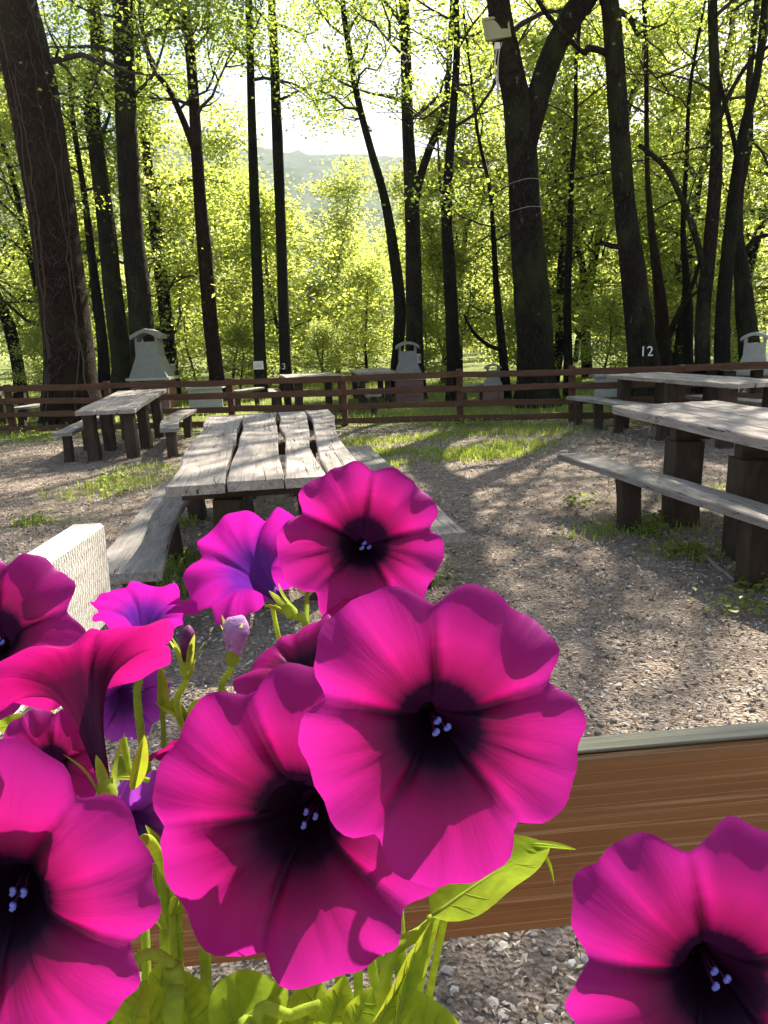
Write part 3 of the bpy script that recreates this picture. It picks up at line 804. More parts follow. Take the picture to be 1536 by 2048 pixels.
# wire round the Y trunk
for (yy, nm) in ((372, 'upper'), (420, 'lower')):
    pc, rr, tt = on_trunk(ty, 1052, yy)
    SP, SR = ty[1]; j = np.argmin(abs(SP[:, 2] - pc[2])); c = SP[j]
    ang = np.linspace(0, 2 * np.pi, 24); ring = np.stack([c[0] + np.cos(ang) * (SR[j] * 1.07), c[1] + np.sin(ang) * (SR[j] * 1.07), c[2] + .03 * np.cos(ang) + .01 * np.sin(3 * ang)], -1)
    o = link('tie_wire', tube(MB(), ring, .0032, 5, False).mesh('tie_wire'), M['cable'])
    tag(o, f'{nm} pale wire tied round the huge Y-shaped trunk', 'wire')
# bare vines on the big left trunk
SP, SR = T['big'][1]
rv = np.random.default_rng(9)
vine = thing('climbing_vine', 'bare climbing vine stems clinging to the massive left trunk', 'vine', SP[0] * np.array([1, 1, 0]))
zmin, zmax = .3, 9.0
for v in range(5):
    zs = np.linspace(.15, rv.uniform(7, 9), 40); az = -1.57 + rv.uniform(-1.1, 1.1) + np.cumsum(rv.normal(0, .06, 40))
    q = []
    for z, a_ in zip(zs, az):
        c = np.array([np.interp(z, SP[:, 2], SP[:, k]) for k in range(3)]); r_ = np.interp(z, SP[:, 2], SR) * 1.03
        q.append(c + [math.cos(a_) * r_, math.sin(a_) * r_, 0])
    part('vine_stem', tube(MB(), q, np.linspace(.022, .008, 40) * rv.uniform(.5, 1.0), 5), plain('vine_bark', (.07, .045, .03), .9, .2) if v == 0 else bpy.data.materials['vine_bark'], vine)
mb = MB()
for v in range(120):
    z = rv.uniform(1.0, 8.5); a0 = -1.57 + rv.uniform(-1.2, 1.2); q = []
    dz = rv.uniform(-.3, .3); da = rv.uniform(.3, 1.0) * rv.choice([-1, 1])
    for f_ in np.linspace(0, 1, 7):
        zz = z + dz * f_ - .25 * math.sin(f_ * 3.14) * rv.uniform(.3, 1); c = np.array([np.interp(zz, SP[:, 2], SP[:, k]) for k in range(3)]); r_ = np.interp(zz, SP[:, 2], SR) * 1.05
        q.append(c + [math.cos(a0 + da * f_) * r_, math.sin(a0 + da * f_) * r_, 0])
    tube(mb, q, .0045, 4, False)
part('vine_twigs', mb, bpy.data.materials['vine_bark'], vine)

# ------------------------------------------------------------------ terrace rail near the camera
rngR = np.random.default_rng(21)
rng = rngR
rail = thing('terrace_rail', 'brown stained rail board with grey weathered top, right foreground', 'railing', (.3, .68, 0))
pa = np.array([-.80, .580, 1.088]); pb = np.array([1.75, .797, 1.088])
nv = nrm(np.array([pb[1] - pa[1], -(pb[0] - pa[0]), 0]))
dz = np.array([0, 0, -.1])
rb = board('board', pa + dz, pb + dz, .20, .032, M['board'], rail, 30, .0015, normal=nv)
# weathered cap strip lies on the board
up = np.array([0, 0, 1.])
cp = board('weathered_edge', pa - nv * .016 + [0, 0, .006], pb - nv * .016 + [0, 0, .006], .027, .0055, M['grey'], rail, 40, .0012)
for x in (-.62, 1.45):
    log_leg(rail, x, .728 + .085 * x, -.1, 1.05, .045, M['board'], 'post')
beam = thing('sawn_beam', 'pale rough-sawn beam end with saw marks, left behind the petunias', 'beam', (-.7, 1.3, 0))
def sawn():
    t = NT('pale_sawn_wood')
    v = t.coord('Object', (1, 1, 1))
    w = t.n('TexWave', wave_type='RINGS', rings_direction='Z', i_Scale=26, i_Distortion=5.0, i_Detail=3.0, i_Detail_Scale=2.5)
    mp = t.n('Mapping'); mp.inputs['Location'].default_value = (-.55, 0, .45); tc = t.n('TexCoord'); t.l(tc.outputs['Object'], mp.inputs[0])
    mp.inputs['Rotation'].default_value = (rad(90), 0, 0); mp.inputs['Scale'].default_value = (1, 1, 1)
    t.l(mp.outputs[0], w.inputs['Vector'])
    n = t.noise(t.coord('Object', (3, 30, 30)), 2.5, 5, .6)
    f = t.math('ADD', t.math('MULTIPLY', w.outputs['Fac'], .30), t.math('MULTIPLY', n, .7))
    t.col(t.ramp(f, [(.25, (.27, .24, .20)), (.5, (.46, .43, .375)), (.75, (.62, .59, .53))]), .85, .2)
    t.bump(w.outputs['Fac'], .4, .004)
    return t.m
M['sawn'] = sawn()
board('beam', (-.70, .70, 1.1), (-.70, 1.72, 1.1), .078, .23, M['sawn'], beam, 10, .002)
log_leg(beam, -.70, 1.30, -.1, .868, .036, M['sawn'], 'post')

# ------------------------------------------------------------------ loose ground: stones, litter, grass
rg = np.random.default_rng(41)
def wedge(n, y0, y1, power=1.0, x0=-.62, x1=.62):
    """random ground points, denser near the camera"""
    y = y0 + (y1 - y0) * rg.uniform(0, 1, n) ** power
    x = (y + .9) * rg.uniform(x0, x1, n)
    return x, y
ico_v = []
phi = (1 + 5 ** .5) / 2
for a_, b_ in ((-1, phi), (1, phi), (-1, -phi), (1, -phi)): ico_v += [(a_, b_, 0), (0, a_, b_), (b_, 0, a_)]
import bmesh
bm = bmesh.new(); bmesh.ops.create_icosphere(bm, subdivisions=1, radius=1.0)
IV = np.array([v.co[:] for v in bm.verts]); IT = np.array([[v.index for v in f.verts] for f in bm.faces]); bm.free()
def scatter_ico(x, y, s, flat=(.45, .75)):
    k = len(x)
    sc = s[:, None] * np.stack([rg.uniform(.7, 1.3, k), rg.uniform(.7, 1.3, k), rg.uniform(*flat, k)], -1)
    V = IV[None] * (1 + .16 * rg.standard_normal((k, len(IV), 1))) * sc[:, None, :]
    a = rg.uniform(0, 6.28, k); c, s_ = np.cos(a)[:, None], np.sin(a)[:, None]
    X = V[..., 0] * c - V[..., 1] * s_; Y = V[..., 0] * s_ + V[..., 1] * c
    P = np.stack([X + x[:, None], Y + y[:, None], V[..., 2] + gnoise(x, y)[:, None] + (sc[:, 2] * .35)[:, None]], -1)
    T_ = IT[None] + (np.arange(k) * len(IV))[:, None, None]
    return P.reshape(-1, 3), T_.reshape(-1, 3)
def randmat(name, stops, rough=.9):
    t = NT(name); g = t.n('NewGeometry')
    t.col(t.ramp(g.outputs['Random Per Island'], stops), rough, .25); return t.m
x, y = wedge(16000, .0, 6.5, 1.5)
s = .004 + .013 * rg.uniform(0, 1, len(x)) ** 4
V, T_ = scatter_ico(x, y, s)
o = link('gravel_stones', MB().add(V, T_).mesh('gravel_stones', False), randmat('gravel', [(0, (.10, .085, .07)), (.4, (.22, .19, .16)), (.75, (.36, .33, .28)), (1, (.58, .55, .50))]))
o['kind'] = 'stuff'; o['label'] = 'pale gravel stones strewn over the ground'
def chips(n, y0, y1, power, size, mat, name, label, tilt=.35):
    x, y = wedge(n, y0, y1, power)
    k = n
    N = np.array([0, 0, 1.]) + rg.standard_normal((k, 3)) * tilt; N /= np.linalg.norm(N, axis=1)[:, None]
    A = np.cross(N, rg.standard_normal((k, 3))); A /= np.linalg.norm(A, axis=1)[:, None]; B = np.cross(N, A)
    L = (size * rg.uniform(.5, 1.6, k) * (1 + y * .12))[:, None]; W = L * rg.uniform(.18, .45, k)[:, None]
    P = np.stack([x, y, gnoise(x, y) + .004 + rg.uniform(0, .006, k)], -1) + N * L * .12
    V = np.stack([P - A * L, P + B * W + N * L * .15, P + A * L, P - B * W + N * L * .15], 1).reshape(-1, 3)
    q = np.arange(4 * k).reshape(-1, 4)
    o = link(name, MB().add(V, q[:, [0, 1, 3]], q[:, [1, 2, 3]]).mesh(name, False), mat)
    o['kind'] = 'stuff'; o['label'] = label
chips(85000, .0, 13, 1.3, .009, randmat('litter', [(0, (.06, .042, .03)), (.35, (.20, .15, .11)), (.7, (.40, .325, .25)), (1, (.62, .54, .44))]), 'leaf_litter', 'dry chips and leaf litter covering the ground')
# grass and low weeds
def grass(name, label, spots, per, h, mat, spread):
    P = []
    for (cx, cy, r_, n_) in spots:
        a = rg.uniform(0, 6.28, n_); q = r_ * np.sqrt(rg.uniform(0, 1, n_)) * rg.uniform(.5, 1.2, n_)
        P.append(np.stack([cx + q * np.cos(a) * 1.3, cy + q * np.sin(a), np.zeros(n_)], -1))
    P = np.concatenate(P); k = len(P)
    P[:, 2] = gnoise(P[:, 0], P[:, 1]) - .004
    a = rg.uniform(0, 6.28, k); D = np.stack([np.cos(a), np.sin(a), np.zeros(k)], -1)
    W = np.stack([-np.sin(a), np.cos(a), np.zeros(k)], -1)
    H = (h * rg.uniform(.4, 1.3, k))[:, None]; w_ = .0045
    lean = rg.uniform(.1, .7, k)[:, None]
    m_ = P + D * H * lean * .35 + np.array([0, 0, 1.]) * H * .6; t_ = P + D * H * lean + np.array([0, 0, 1.]) * H * (1 - lean * .35)
    V = np.stack([P - W * w_, P + W * w_, m_ + W * w_ * .8, m_ - W * w_ * .8, t_], 1).reshape(-1, 3)
    b5 = (np.arange(k) * 5)[:, None]
    o = link(name, MB().add(V, b5 + np.array([[0, 1, 2, 3]]), b5 + np.array([[3, 2, 4]])).mesh(name, False), mat)
    o['kind'] = 'stuff'; o['label'] = label
sp = []
def gs(px, py, r_, n_): g = gz(px, py); sp.append((g[0], g[1], r_, n_))
for px, py, r_, n_ in ((745, 908, .45, 700), (720, 885, .5, 600), (935, 912, .55, 1000), (990, 905, .5, 800), (1040, 890, .5, 600), (840, 880, .5, 500), (905, 870, .5, 500), (780, 930, .3, 260), (830, 905, .4, 300),
                       (1000, 860, .9, 800), (1080, 865, .7, 600), (250, 965, .5, 420), (190, 985, .5, 300), (300, 940, .5, 300), (330, 1130, .28, 420), (345, 1050, .2, 160), (60, 1050, .15, 90), (20, 880, .9, 700), (80, 870, .8, 500),
                       (430, 930, .3, 200), (1210, 1070, .3, 160), (1300, 1060, .35, 220), (1370, 1110, .25, 160), (1480, 990, .5, 260), (370, 1180, .3, 260), (420, 1160, .3, 200)): gs(px, py, r_, n_)
grass('grass_tufts', 'short grass tufts in the clearing', sp, 0, .085, M['grass'], 0)
sp = []
for i in range(260):
    yv = rg.uniform(13.2, 30); xv = yv * rg.uniform(-.6, .62)
    if yv + .17 * xv > 13.3: sp.append((xv, yv, 1.0, 90))
grass('grass_behind_fence', 'bright grass and ground cover behind the fence', sp, 0, .14, M['grass'], 0)
# leafy weeds along the fence foot and under the tables
mb = MB()
wc = []
for i in range(70):
    xv = rg.uniform(-7, 4.5); wc.append((xv, 13.0 - .17 * xv + rg.uniform(-.6, .5), rg.uniform(.02, .10)))
for px, py in ((345, 1060), (330, 1140), (365, 1150), (850, 1165), (1365, 1115), (1165, 1012), (1300, 1068), (1490, 1215), (1510, 1180), (60, 1050), (230, 960), (250, 985), (420, 905), (1310, 1050), (400, 1180), (560, 1100)):
    g = gz(px, py); wc += [(g[0] + rg.uniform(-.08, .08), g[1] + rg.uniform(-.08, .08), .05) for _ in range(3)]
leaves(mb, np.array(wc), 26, .16, .30, .045, rg, .6)
mb.V[-1][:, 2] = np.abs(mb.V[-1][:, 2]) + .004
o = link('ground_weeds', mb.mesh('ground_weeds', False), M['grass']); o['kind'] = 'stuff'; o['label'] = 'small leafy weeds at fence foot and under benches'
# fallen sticks
for i, (p0, p1, r_, lab) in enumerate((((1395, 1105), (1472, 1165), .018, 'pale fallen stick lying in the shade under the right bench'), ((925, 1195), (972, 1214), .007, 'short dark twig on the sunlit path right of the top petunia'),
                                       ((1290, 1105), (1325, 1130), .008, 'small pale twig left of the fallen stick under the right bench'))):
    a_, b_ = gz(*p0), gz(*p1)
    pts = [a_ + (b_ - a_) * f_ + np.array([rg.normal(0, .006), rg.normal(0, .006), r_ * .8]) for f_ in np.linspace(0, 1, 6)]
    o = link('stick', tube(MB(), pts, np.linspace(r_, r_ * .6, 6), 7).mesh('stick'), M['seat'] if i != 1 else M['leg'])
    tag(o, lab, 'stick')

# ------------------------------------------------------------------ petunias
def petal_mat(name, main, edge, vein, throat, tmix=.6, tboost=1.0, back=False):
    t = NT(name)
    uv = t.n('UVMap'); sx = t.n('SeparateXYZ'); t.l(uv.outputs[0], sx.inputs[0])
    u_, v_ = sx.outputs['X'], sx.outputs['Y']
    f5 = t.math('FRACT', t.math('MULTIPLY', u_, 5.0))
    dn = t.math('MINIMUM', f5, t.math('SUBTRACT', 1.0, f5))       # distance to the fold between two lobes
    wob = t.math('MULTIPLY', t.math('SUBTRACT', t.noise(uv.outputs[0], 9, 2), .5), .05)
    dn = t.math('ADD', dn, wob)
    fold = t.math('SUBTRACT', 1.0, t.math('DIVIDE', dn, t.math('SUBTRACT', .15, t.math('MULTIPLY', v_, .115))), True)
    fold = t.math('MULTIPLY', fold, t.math('SUBTRACT', 1.75, t.math('MULTIPLY', v_, 1.55)), True)
    mv = t.n('Mapping'); mv.inputs['Scale'].default_value = (60, 1.6, 1); t.l(uv.outputs[0], mv.inputs[0])
    fine = t.noise(mv.outputs[0], 1.0, 3, .6)
    veins = t.math('MULTIPLY', t.ramp(fine, [(.44, (0, 0, 0)), (.62, (1, 1, 1))]), t.math('SUBTRACT', .85, v_), True)
    c = t.mix(t.ramp(v_, [(.45, (0, 0, 0)), (1, (1, 1, 1))]), main, edge)
    c = t.mix(t.math('MULTIPLY', veins, .42 if not back else .8), c, vein)
    c = t.mix(t.math('MULTIPLY', fold, .95), c, tuple(k * .45 for k in vein) if not back else vein)
    th = t.math('ADD', v_, t.math('MULTIPLY', t.math('SUBTRACT', fine, .5), .10))
    c = t.mix(t.ramp(th, [(.30, (1, 1, 1)), (.42, (.55, .55, .55)), (.62, (0, 0, 0))]), c, throat)
    d = t.n('BsdfDiffuse'); tr = t.n('BsdfTranslucent'); mx = t.n('MixShader', i_0=tmix)
    t.l(c, d.inputs[0])
    if tboost != 1.0:
        vm = t.n('VectorMath', operation='SCALE'); vm.inputs['Scale'].default_value = tboost; t.l(c, vm.inputs[0]); t.l(vm.outputs[0], tr.inputs[0])
    else: t.l(c, tr.inputs[0])
    bp = t.n('Bump', i_Strength=.16, i_Distance=.002); t.l(fine, bp.inputs['Height'])
    t.l(bp.outputs[0], d.inputs['Normal']); t.l(bp.outputs[0], tr.inputs['Normal'])
    t.l(d.outputs[0], mx.inputs[1]); t.l(tr.outputs[0], mx.inputs[2])
    gl = t.n('BsdfGlossy', i_Roughness=.5); gl.inputs[0].default_value = (.8, .5, .9, 1); t.l(bp.outputs[0], gl.inputs['Normal'])
    m2 = t.n('MixShader', i_0=.025); t.l(mx.outputs[0], m2.inputs[1]); t.l(gl.outputs[0], m2.inputs[2]); t.l(m2.outputs[0], t.out.inputs[0])
    t.t.nodes.remove(t.b)
    return t.m
M['petal'] = petal_mat('petal_magenta', (.36, .004, .115), (.38, .010, .225), (.10, .0006, .016), (.006, .0008, .006))
M['petal_back'] = petal_mat('petal_outside', (.36, .008, .25), (.42, .010, .28), (.17, .008, .24), (.10, .012, .22), back=True)
M['petal_dark'] = petal_mat('petal_outside_dark', (.26, .003, .075), (.40, .007, .16), (.10, .001, .03), (.05, .002, .02))
M['petal_old'] = petal_mat('petal_faded_violet', (.30, .03, .42), (.36, .06, .50), (.06, .004, .12), (.06, .008, .12), back=True)
def green(name, dif, tra, mixf=.55):
    t = NT(name)
    n = t.noise(t.coord('Object', (1, 1, 1), True), 160, 3, .6)
    d = t.n('BsdfDiffuse'); tr = t.n('BsdfTranslucent'); mx = t.n('MixShader', i_0=mixf)
    t.l(t.ramp(n, [(.3, tuple(k * .8 for k in dif)), (.7, tuple(k * 1.2 for k in dif))]), d.inputs[0])
    t.l(t.ramp(n, [(.3, tuple(k * .85 for k in tra)), (.7, tuple(min(k * 1.15, .9) for k in tra))]), tr.inputs[0])
    bp = t.n('Bump', i_Strength=.3, i_Distance=.001); t.l(n, bp.inputs['Height']); t.l(bp.outputs[0], d.inputs['Normal'])
    t.l(d.outputs[0], mx.inputs[1]); t.l(tr.outputs[0], mx.inputs[2]); t.l(mx.outputs[0], t.out.inputs[0]); t.t.nodes.remove(t.b)
    return t.m
M['pleaf'] = green('petunia_leaf', (.24, .34, .03), (.55, .66, .04))
M['pstem'] = green('petunia_stem', (.30, .40, .05), (.55, .62, .07), .4)
M['anther'] = plain('anther_blue', (.16, .17, .55), .5, .2, 900)
M['bud'] = plain('bud_purple', (.10, .01, .07), .7, .5, 300)
M['bud_old'] = plain('bud_withered', (.36, .18, .36), .8, .35, 260, .3)
M['cream'] = plain('seed_pod', (.55, .48, .33), .8, .2, 300)

PROF = np.array([(.002, -1.125), (.045, -1.12), (.06, -.98), (.085, -.78), (.12, -.58), (.175, -.40), (.245, -.255), (.33, -.145), (.43, -.075), (.55, -.03), (.68, -.004), (.80, .004), (.90, -.002), (.97, -.016), (1.0, -.03)])
def flower_mesh(R, tube_len, seed, ruffle=.05, notch=.15, reflex=.06, cup=.06):
    rg_ = np.random.default_rng(seed)
    nt, k = 100, 30
    ti = np.linspace(0, len(PROF) - 1, k)
    r = np.interp(ti, np.arange(len(PROF)), PROF[:, 0]); z = np.interp(ti, np.arange(len(PROF)), PROF[:, 1])
    z = np.where(z < -.03, (z + .03) * (tube_len / R) / 1.09 - .03, z)
    th = np.linspace(0, 2 * np.pi, nt + 1)
    f5 = (th / (2 * np.pi) * 5) % 1.0; dl = np.minimum(f5, 1 - f5)            # 0 at the fold, .5 at the lobe's middle
    lob = rg_.uniform(.93, 1.07, 5); li = np.minimum((th / (2 * np.pi) * 5).astype(int), 4)
    w = .5 - .5 * np.cos(2 * np.pi * f5)
    size = lob[li] * w + (1 - w) * 1.0
    cut = 1 - notch * np.exp(-(dl / .10) ** 2) + .022 * np.exp(-((dl - .26) / .12) ** 2) - .010 * np.exp(-((dl - .5) / .06) ** 2) + .05 * np.sin(np.pi * f5)
    small = sum(rg_.uniform(.004, .014) * np.cos(m * th + rg_.uniform(0, 6.28)) for m in (7, 11, 16, 23))
    rim = size * cut + small
    RR = r[:, None] * (1 + (rim[None, :] - 1) * np.clip((r[:, None] - .30) / .70, 0, 1) ** 1.4)
    rho = np.clip((r[:, None] - .3) / .7, 0, 1)
    wave = sum(rg_.uniform(.3, 1.0) * np.cos(m * th + rg_.uniform(0, 6.28)) for m in (2, 3, 7, 9, 13)) * ruffle * .5
    ZZ = z[:, None] + rho ** 1.7 * wave[None, :] - reflex * rho ** 2 * (rg_.uniform(.3, 1.5, 5)[li] * w)[None, :]
    ZZ = ZZ - cup * np.exp(-(dl / .09) ** 2)[None, :] * np.clip(r[:, None] / .5, 0, 1) * (1 - .55 * rho) + .02 * np.sin(np.pi * rho) * w[None, :]
    ZZ = ZZ - .022 * np.exp(-((dl - .5) / .03) ** 2)[None, :] * np.sin(np.pi * rho)
    V = np.stack([RR * np.cos(th) * R, RR * np.sin(th) * R, ZZ * R], -1)
    V = V[:, :nt].reshape(-1, 3)
    i = np.arange(k - 1)[:, None] * nt + np.arange(nt)[None, :]; j = np.arange(k - 1)[:, None] * nt + (np.arange(nt)[None, :] + 1) % nt
    Q = np.stack([i, j, j + nt, i + nt], -1).reshape(-1, 4)
    me = MB().add(V, Q).mesh('corolla')
    uvl = me.uv_layers.new(name='UVMap')
    ui = np.arange(nt)[None, :].repeat(k - 1, 0); 
    U0 = ui / nt; U1 = (ui + 1) / nt; v0 = r[:-1, None].repeat(nt, 1); v1 = r[1:, None].repeat(nt, 1)
    uvs = np.stack([np.stack([U0, v0], -1), np.stack([U1, v0], -1), np.stack([U1, v1], -1), np.stack([U0, v1], -1)], 2).reshape(-1, 2)
    uvl.data.foreach_set('uv', uvs.ravel().astype(np.float32))
    return me
def basis(axis, roll, loc):
    Z = nrm(axis); X = nrm(np.cross(np.array([0, 0, 1.]) + np.array([.01, .02, 0]), Z)); Y = np.cross(Z, X)
    c, s_ = math.cos(roll), math.sin(roll); X, Y = X * c + Y * s_, Y * c - X * s_
    return Matrix(((X[0], Y[0], Z[0], loc[0]), (X[1], Y[1], Z[1], loc[1]), (X[2], Y[2], Z[2], loc[2]), (0, 0, 0, 1)))
def blade(mb, base, tip, normal, w, k=12, curl=.15, m=6, wavy=.0, tipp=.8, ph=0.0):
    """a leaf from base to tip"""
    base = np.asarray(base, float); tip = np.asarray(tip, float); L = np.linalg.norm(tip - base)
    A = (tip - base) / L; B = nrm(np.cross(normal, A)); N = np.cross(A, B)
    f = np.linspace(0, 1, k + 1); hw = w / 2 * np.sin(np.pi * np.clip(f, 0, 1) ** tipp) ** .75 + w * .03
    g = np.linspace(-1, 1, m + 1)
    V = base + A * (f * L)[:, None, None] + B * (hw[:, None] * g[None, :])[..., None] + N * ((np.abs(g)[None, :] ** 1.3) * hw[:, None] * .35 + (curl * L * np.sin(np.pi * f))[:, None] + wavy * w * np.sin(f * 11 + ph)[:, None] * np.abs(g)[None, :] * np.sign(g)[None, :])[..., None]
    i = np.arange(k)[:, None] * (m + 1) + np.arange(m)[None, :]
    mb.add(V.reshape(-1, 3), np.stack([i, i + 1, i + m + 2, i + m + 1], -1).reshape(-1, 4))
    return mb
rf = np.random.default_rng(50)
def hairs(mb, P, R, n, ln=.0016):
    P = np.asarray(P); T_, A, B = frames(P)
    i = rf.integers(0, len(P) - 1, n); f = rf.uniform(0, 1, n)[:, None]
    c = P[i] * (1 - f) + P[i + 1] * f; a = rf.uniform(0, 6.28, n)[:, None]
    d = A[i] * np.cos(a) + B[i] * np.sin(a); r_ = (np.asarray(R)[i] if np.ndim(R) else np.full(n, R))[:, None]
    b_ = c + d * r_ * .95; w_ = T_[i] * .00008; L = ln * rf.uniform(.5, 1.3, n)[:, None]
    V = np.stack([b_ - w_, b_ + w_, b_ + d * L + T_[i] * L * .2], 1).reshape(-1, 3)
    mb.add(V, np.arange(3 * n).reshape(-1, 3))
def stem_part(root, pts, r0, r1, nh=260):
    sp = smooth_path(pts, 7); rr = np.linspace(r0, r1, len(sp))
    mb = MB(); tube(mb, sp, rr, 9); hairs(mb, sp, rr, nh)
    return part('stem', mb, M['pstem'], root)
def calyx(parent, loc, axis, s=1.0, n=5, spread=.45):
    mb = MB(); axis = nrm(axis)
    tube(mb, [loc - axis * .006 * s, loc - axis * .002 * s, loc + axis * .004 * s], [.0022 * s, .0042 * s, .0038 * s], 9, False)
    X = nrm(np.cross(axis, [0.3, .2, 1])); Y = np.cross(axis, X)
    for i in range(n):
        a = i * 2 * np.pi / n + rf.uniform(-.25, .25); d = X * math.cos(a) + Y * math.sin(a)
        sp_ = spread * rf.uniform(.7, 1.6); L = .017 * s * rf.uniform(.8, 1.25)
        blade(mb, loc + d * .003 * s, loc + axis * L + d * L * sp_, d, .0042 * s, 7, -.10, 2, tipp=.7)
    return mb
ROOTS = {}
def plant(name_key, label, base):
    ROOTS[name_key] = (thing('petunia_plant', label, 'flower', base, 'petunias in the planter box'), np.array(base))
def flower(pk, px, py, dep, axis, Rpx, mat, seed, tube_f=1.05, roll=0.0, label=None, ruffle=.085, notch=.13, stem=True, stamens=True, via=None, reflex=.09, cup=.11):
    root, pb_ = ROOTS[pk]
    c = at(px, py, dep); R = Rpx / FPX * dep; ax = cvec(*axis)
    fo = link('flower', flower_mesh(R, R * tube_f, seed, ruffle, notch, reflex, cup), mat, root, Matrix.Translation(-Vector(root.location)) @ basis(ax, roll, c))
    fo.data.name = 'flower'
    if label: fo['label'] = label
    base = c - ax * R * tube_f * 1.02
    inv = (Matrix.Translation(-Vector(root.location)) @ basis(ax, roll, c)).inverted()
    mw = Matrix.Translation(-Vector(root.location))
    cm = calyx(fo, base, ax, R / .042)
    co = link('calyx', cm.mesh('calyx'), M['pstem'], fo, inv @ mw)
    if stamens:
        for k, (dx, dy) in enumerate(((-.045, -.03), (.05, -.035), (.0, .03))):
            mb = MB(); p1 = np.array([dx * R, dy * R - .04 * R, -.27 * R - k * .03 * R])
            tube(mb, [(0, 0, -.9 * R), (dx * .5 * R, dy * .5 * R, -.55 * R), tuple(p1)], .00035, 5)
            st = link('filament', mb.mesh('filament'), M['bud'], fo)
            a_ = MB(); V = IV * np.array([.0013, .001, .0009]) + p1; a_.add(V, IT); V = IV * np.array([.0009, .0012, .0009]) + p1 + [.0009, .0005, .0003]; a_.add(V, IT)
            link('anther', a_.mesh('anther'), M['anther'], fo)
    if stem:
        m1 = base - ax * .018 + np.array([0, 0, -.004])
        pts = [base - ax * .004, m1] + ([at(*v) for v in via] if via else [m1 * .55 + pb_ * .45 + np.array([rf.uniform(-.01, .01), rf.uniform(0, .02), .01])]) + [pb_ + np.array([rf.uniform(-.02, .02), rf.uniform(-.02, .02), -.01])]
        stem_part(root, pts, .0016, .0024)
    return fo
plant('mid', 'central magenta petunia plant with most of the blooms, in front of the centre table', (-.01, .245, 1.105))
plant('left', 'magenta petunia plant at the left edge, blooms over the sawn beam', (-.10, .22, 1.105))
plant('right', 'single magenta petunia bloom in the bottom right corner', (.125, .20, 1.105))
flower('mid', 885, 1458, .225, (.06, .10, .99), 280, M['petal'], 1, 1.0, .32, 'largest magenta bloom facing the camera, dark throat', via=[(1000, 1740, .262), (860, 1850, .255), (770, 2010, .25)])
flower('mid', 578, 1650, .252, (-.22, .12, .95), 300, M['petal'], 2, 1.0, .75, 'magenta bloom overlapped by the largest one, lower left of it', notch=.10)
flower('mid', 728, 1082, .39, (.04, .12, .99), 160, M['petal'], 3, 1.0, .15, 'topmost magenta bloom in front of the centre table')
flower('mid', 492, 1128, .41, (-.62, .50, -.62), 128, M['petal_back'], 4, 1.25, .4, 'bloom turned away, showing its veined violet outside', stamens=False)
flower('left', -18, 1835, .20, (.10, .02, .99), 318, M['petal'], 5, 1.0, .9, 'large magenta bloom cut by the left edge')
flower('left', -25, 1262, .33, (.12, .45, .88), 172, M['petal'], 6, 1.0, .2, 'dark magenta bloom at the left edge below the sawn beam')
flower('left', 148, 1330, .25, (-.36, .80, -.32), 190, M['petal_dark'], 7, 1.32, .5, 'bloom seen from the side, dark funnel pointing down', stamens=False, via=[(296, 1680, .262), (345, 1770, .282), (410, 1900, .30)], ruffle=.09)
flower('left', 290, 1215, .37, (-.10, .75, -.5), 100, M['petal_back'], 8, 1.3, .1, 'small ruffled bloom beside the sawn beam', stamens=False, ruffle=.14)
flower('mid', 590, 1325, .31, (-.45, .72, .40), 140, M['petal'], 9, 1.1, .6, 'magenta bloom half hidden behind the two large ones')
flower('mid', 745, 1262, .36, (.0, .80, .55), 118, M['petal_dark'], 10, 1.1, .3, 'dark bloom wedged between the topmost and the largest')
flower('left', 252, 1405, .35, (.45, -.25, .75), 92, M['petal_old'], 11, 1.0, .3, 'faded violet bloom hanging behind the dark funnel', stamens=False, ruffle=.2)
flower('left', 262, 1665, .31, (.35, -.35, .75), 120, M['petal_old'], 12, 1.0, .8, 'withered violet bloom hanging low between the large blooms', stamens=False, ruffle=.2)
flower('mid', 392, 1482, .33, (-.25, .80, -.30), 92, M['petal_dark'], 13, 1.1, .5, 'small dark bloom seen from below left of centre', stamens=False, ruffle=.12)
flower('left', 95, 1525, .27, (.15, .35, .90), 108, M['petal'], 14, 1.0, .2, 'bloom half hidden behind the large left one')
flower('right', 1450, 1985, .215, (-.18, .16, .96), 300, M['petal'], 15, 1.0, .55, None)
# buds
def bud(pk, px, py, dep, top, mat, lab, R=.0042, kink=0):
    root, pb_ = ROOTS[pk]
    b = at(px, py, dep); tp = at(*top, dep); ax = nrm(tp - b); L = np.linalg.norm(tp - b)
    f = np.linspace(0, 1, 12); pr = np.interp(f, [0, .25, .6, .85, 1], [.5, .6, 1.0, .8, .15]) * R
    pts = b + ax * (f * L)[:, None] + CR * (kink * np.clip(f - .6, 0, 1) ** 1.3)[:, None]
    mb = MB(); tube(mb, pts, pr, 10, True, .10, rf); hairs(mb, pts, pr, 200, .0014)
    bo = part('bud', mb, mat, root); bo['label'] = lab
    cal = calyx(None, b, ax, .8, 5, .5)
    link('calyx', cal.mesh('calyx'), M['pstem'], bo)
    stem_part(root, [b - ax * .004, b - ax * .03, (b - ax * .03) * .5 + pb_ * .5 + np.array([0, .02, 0]), pb_], .0013, .002)
bud('mid', 374, 1335, .34, (377, 1250), M['bud'], 'dark closed bud standing upright')
bud('mid', 466, 1310, .34, (474, 1232), M['bud_old'], 'withered curled violet bud', .0062, .009)
mb = MB(); V = IV * .006 * np.array([1, .8, 1]) * (1 + .12 * rf.standard_normal((len(IV), 1))) + at(614, 1172, .40); mb.add(V, IT)
part('seed_pod', mb, M['cream'], ROOTS['mid'][0])
stem_part(ROOTS['mid'][0], [at(614, 1180, .40), at(612, 1260, .38), at(600, 1500, .33), ROOTS['mid'][1]], .0011, .002, 120)
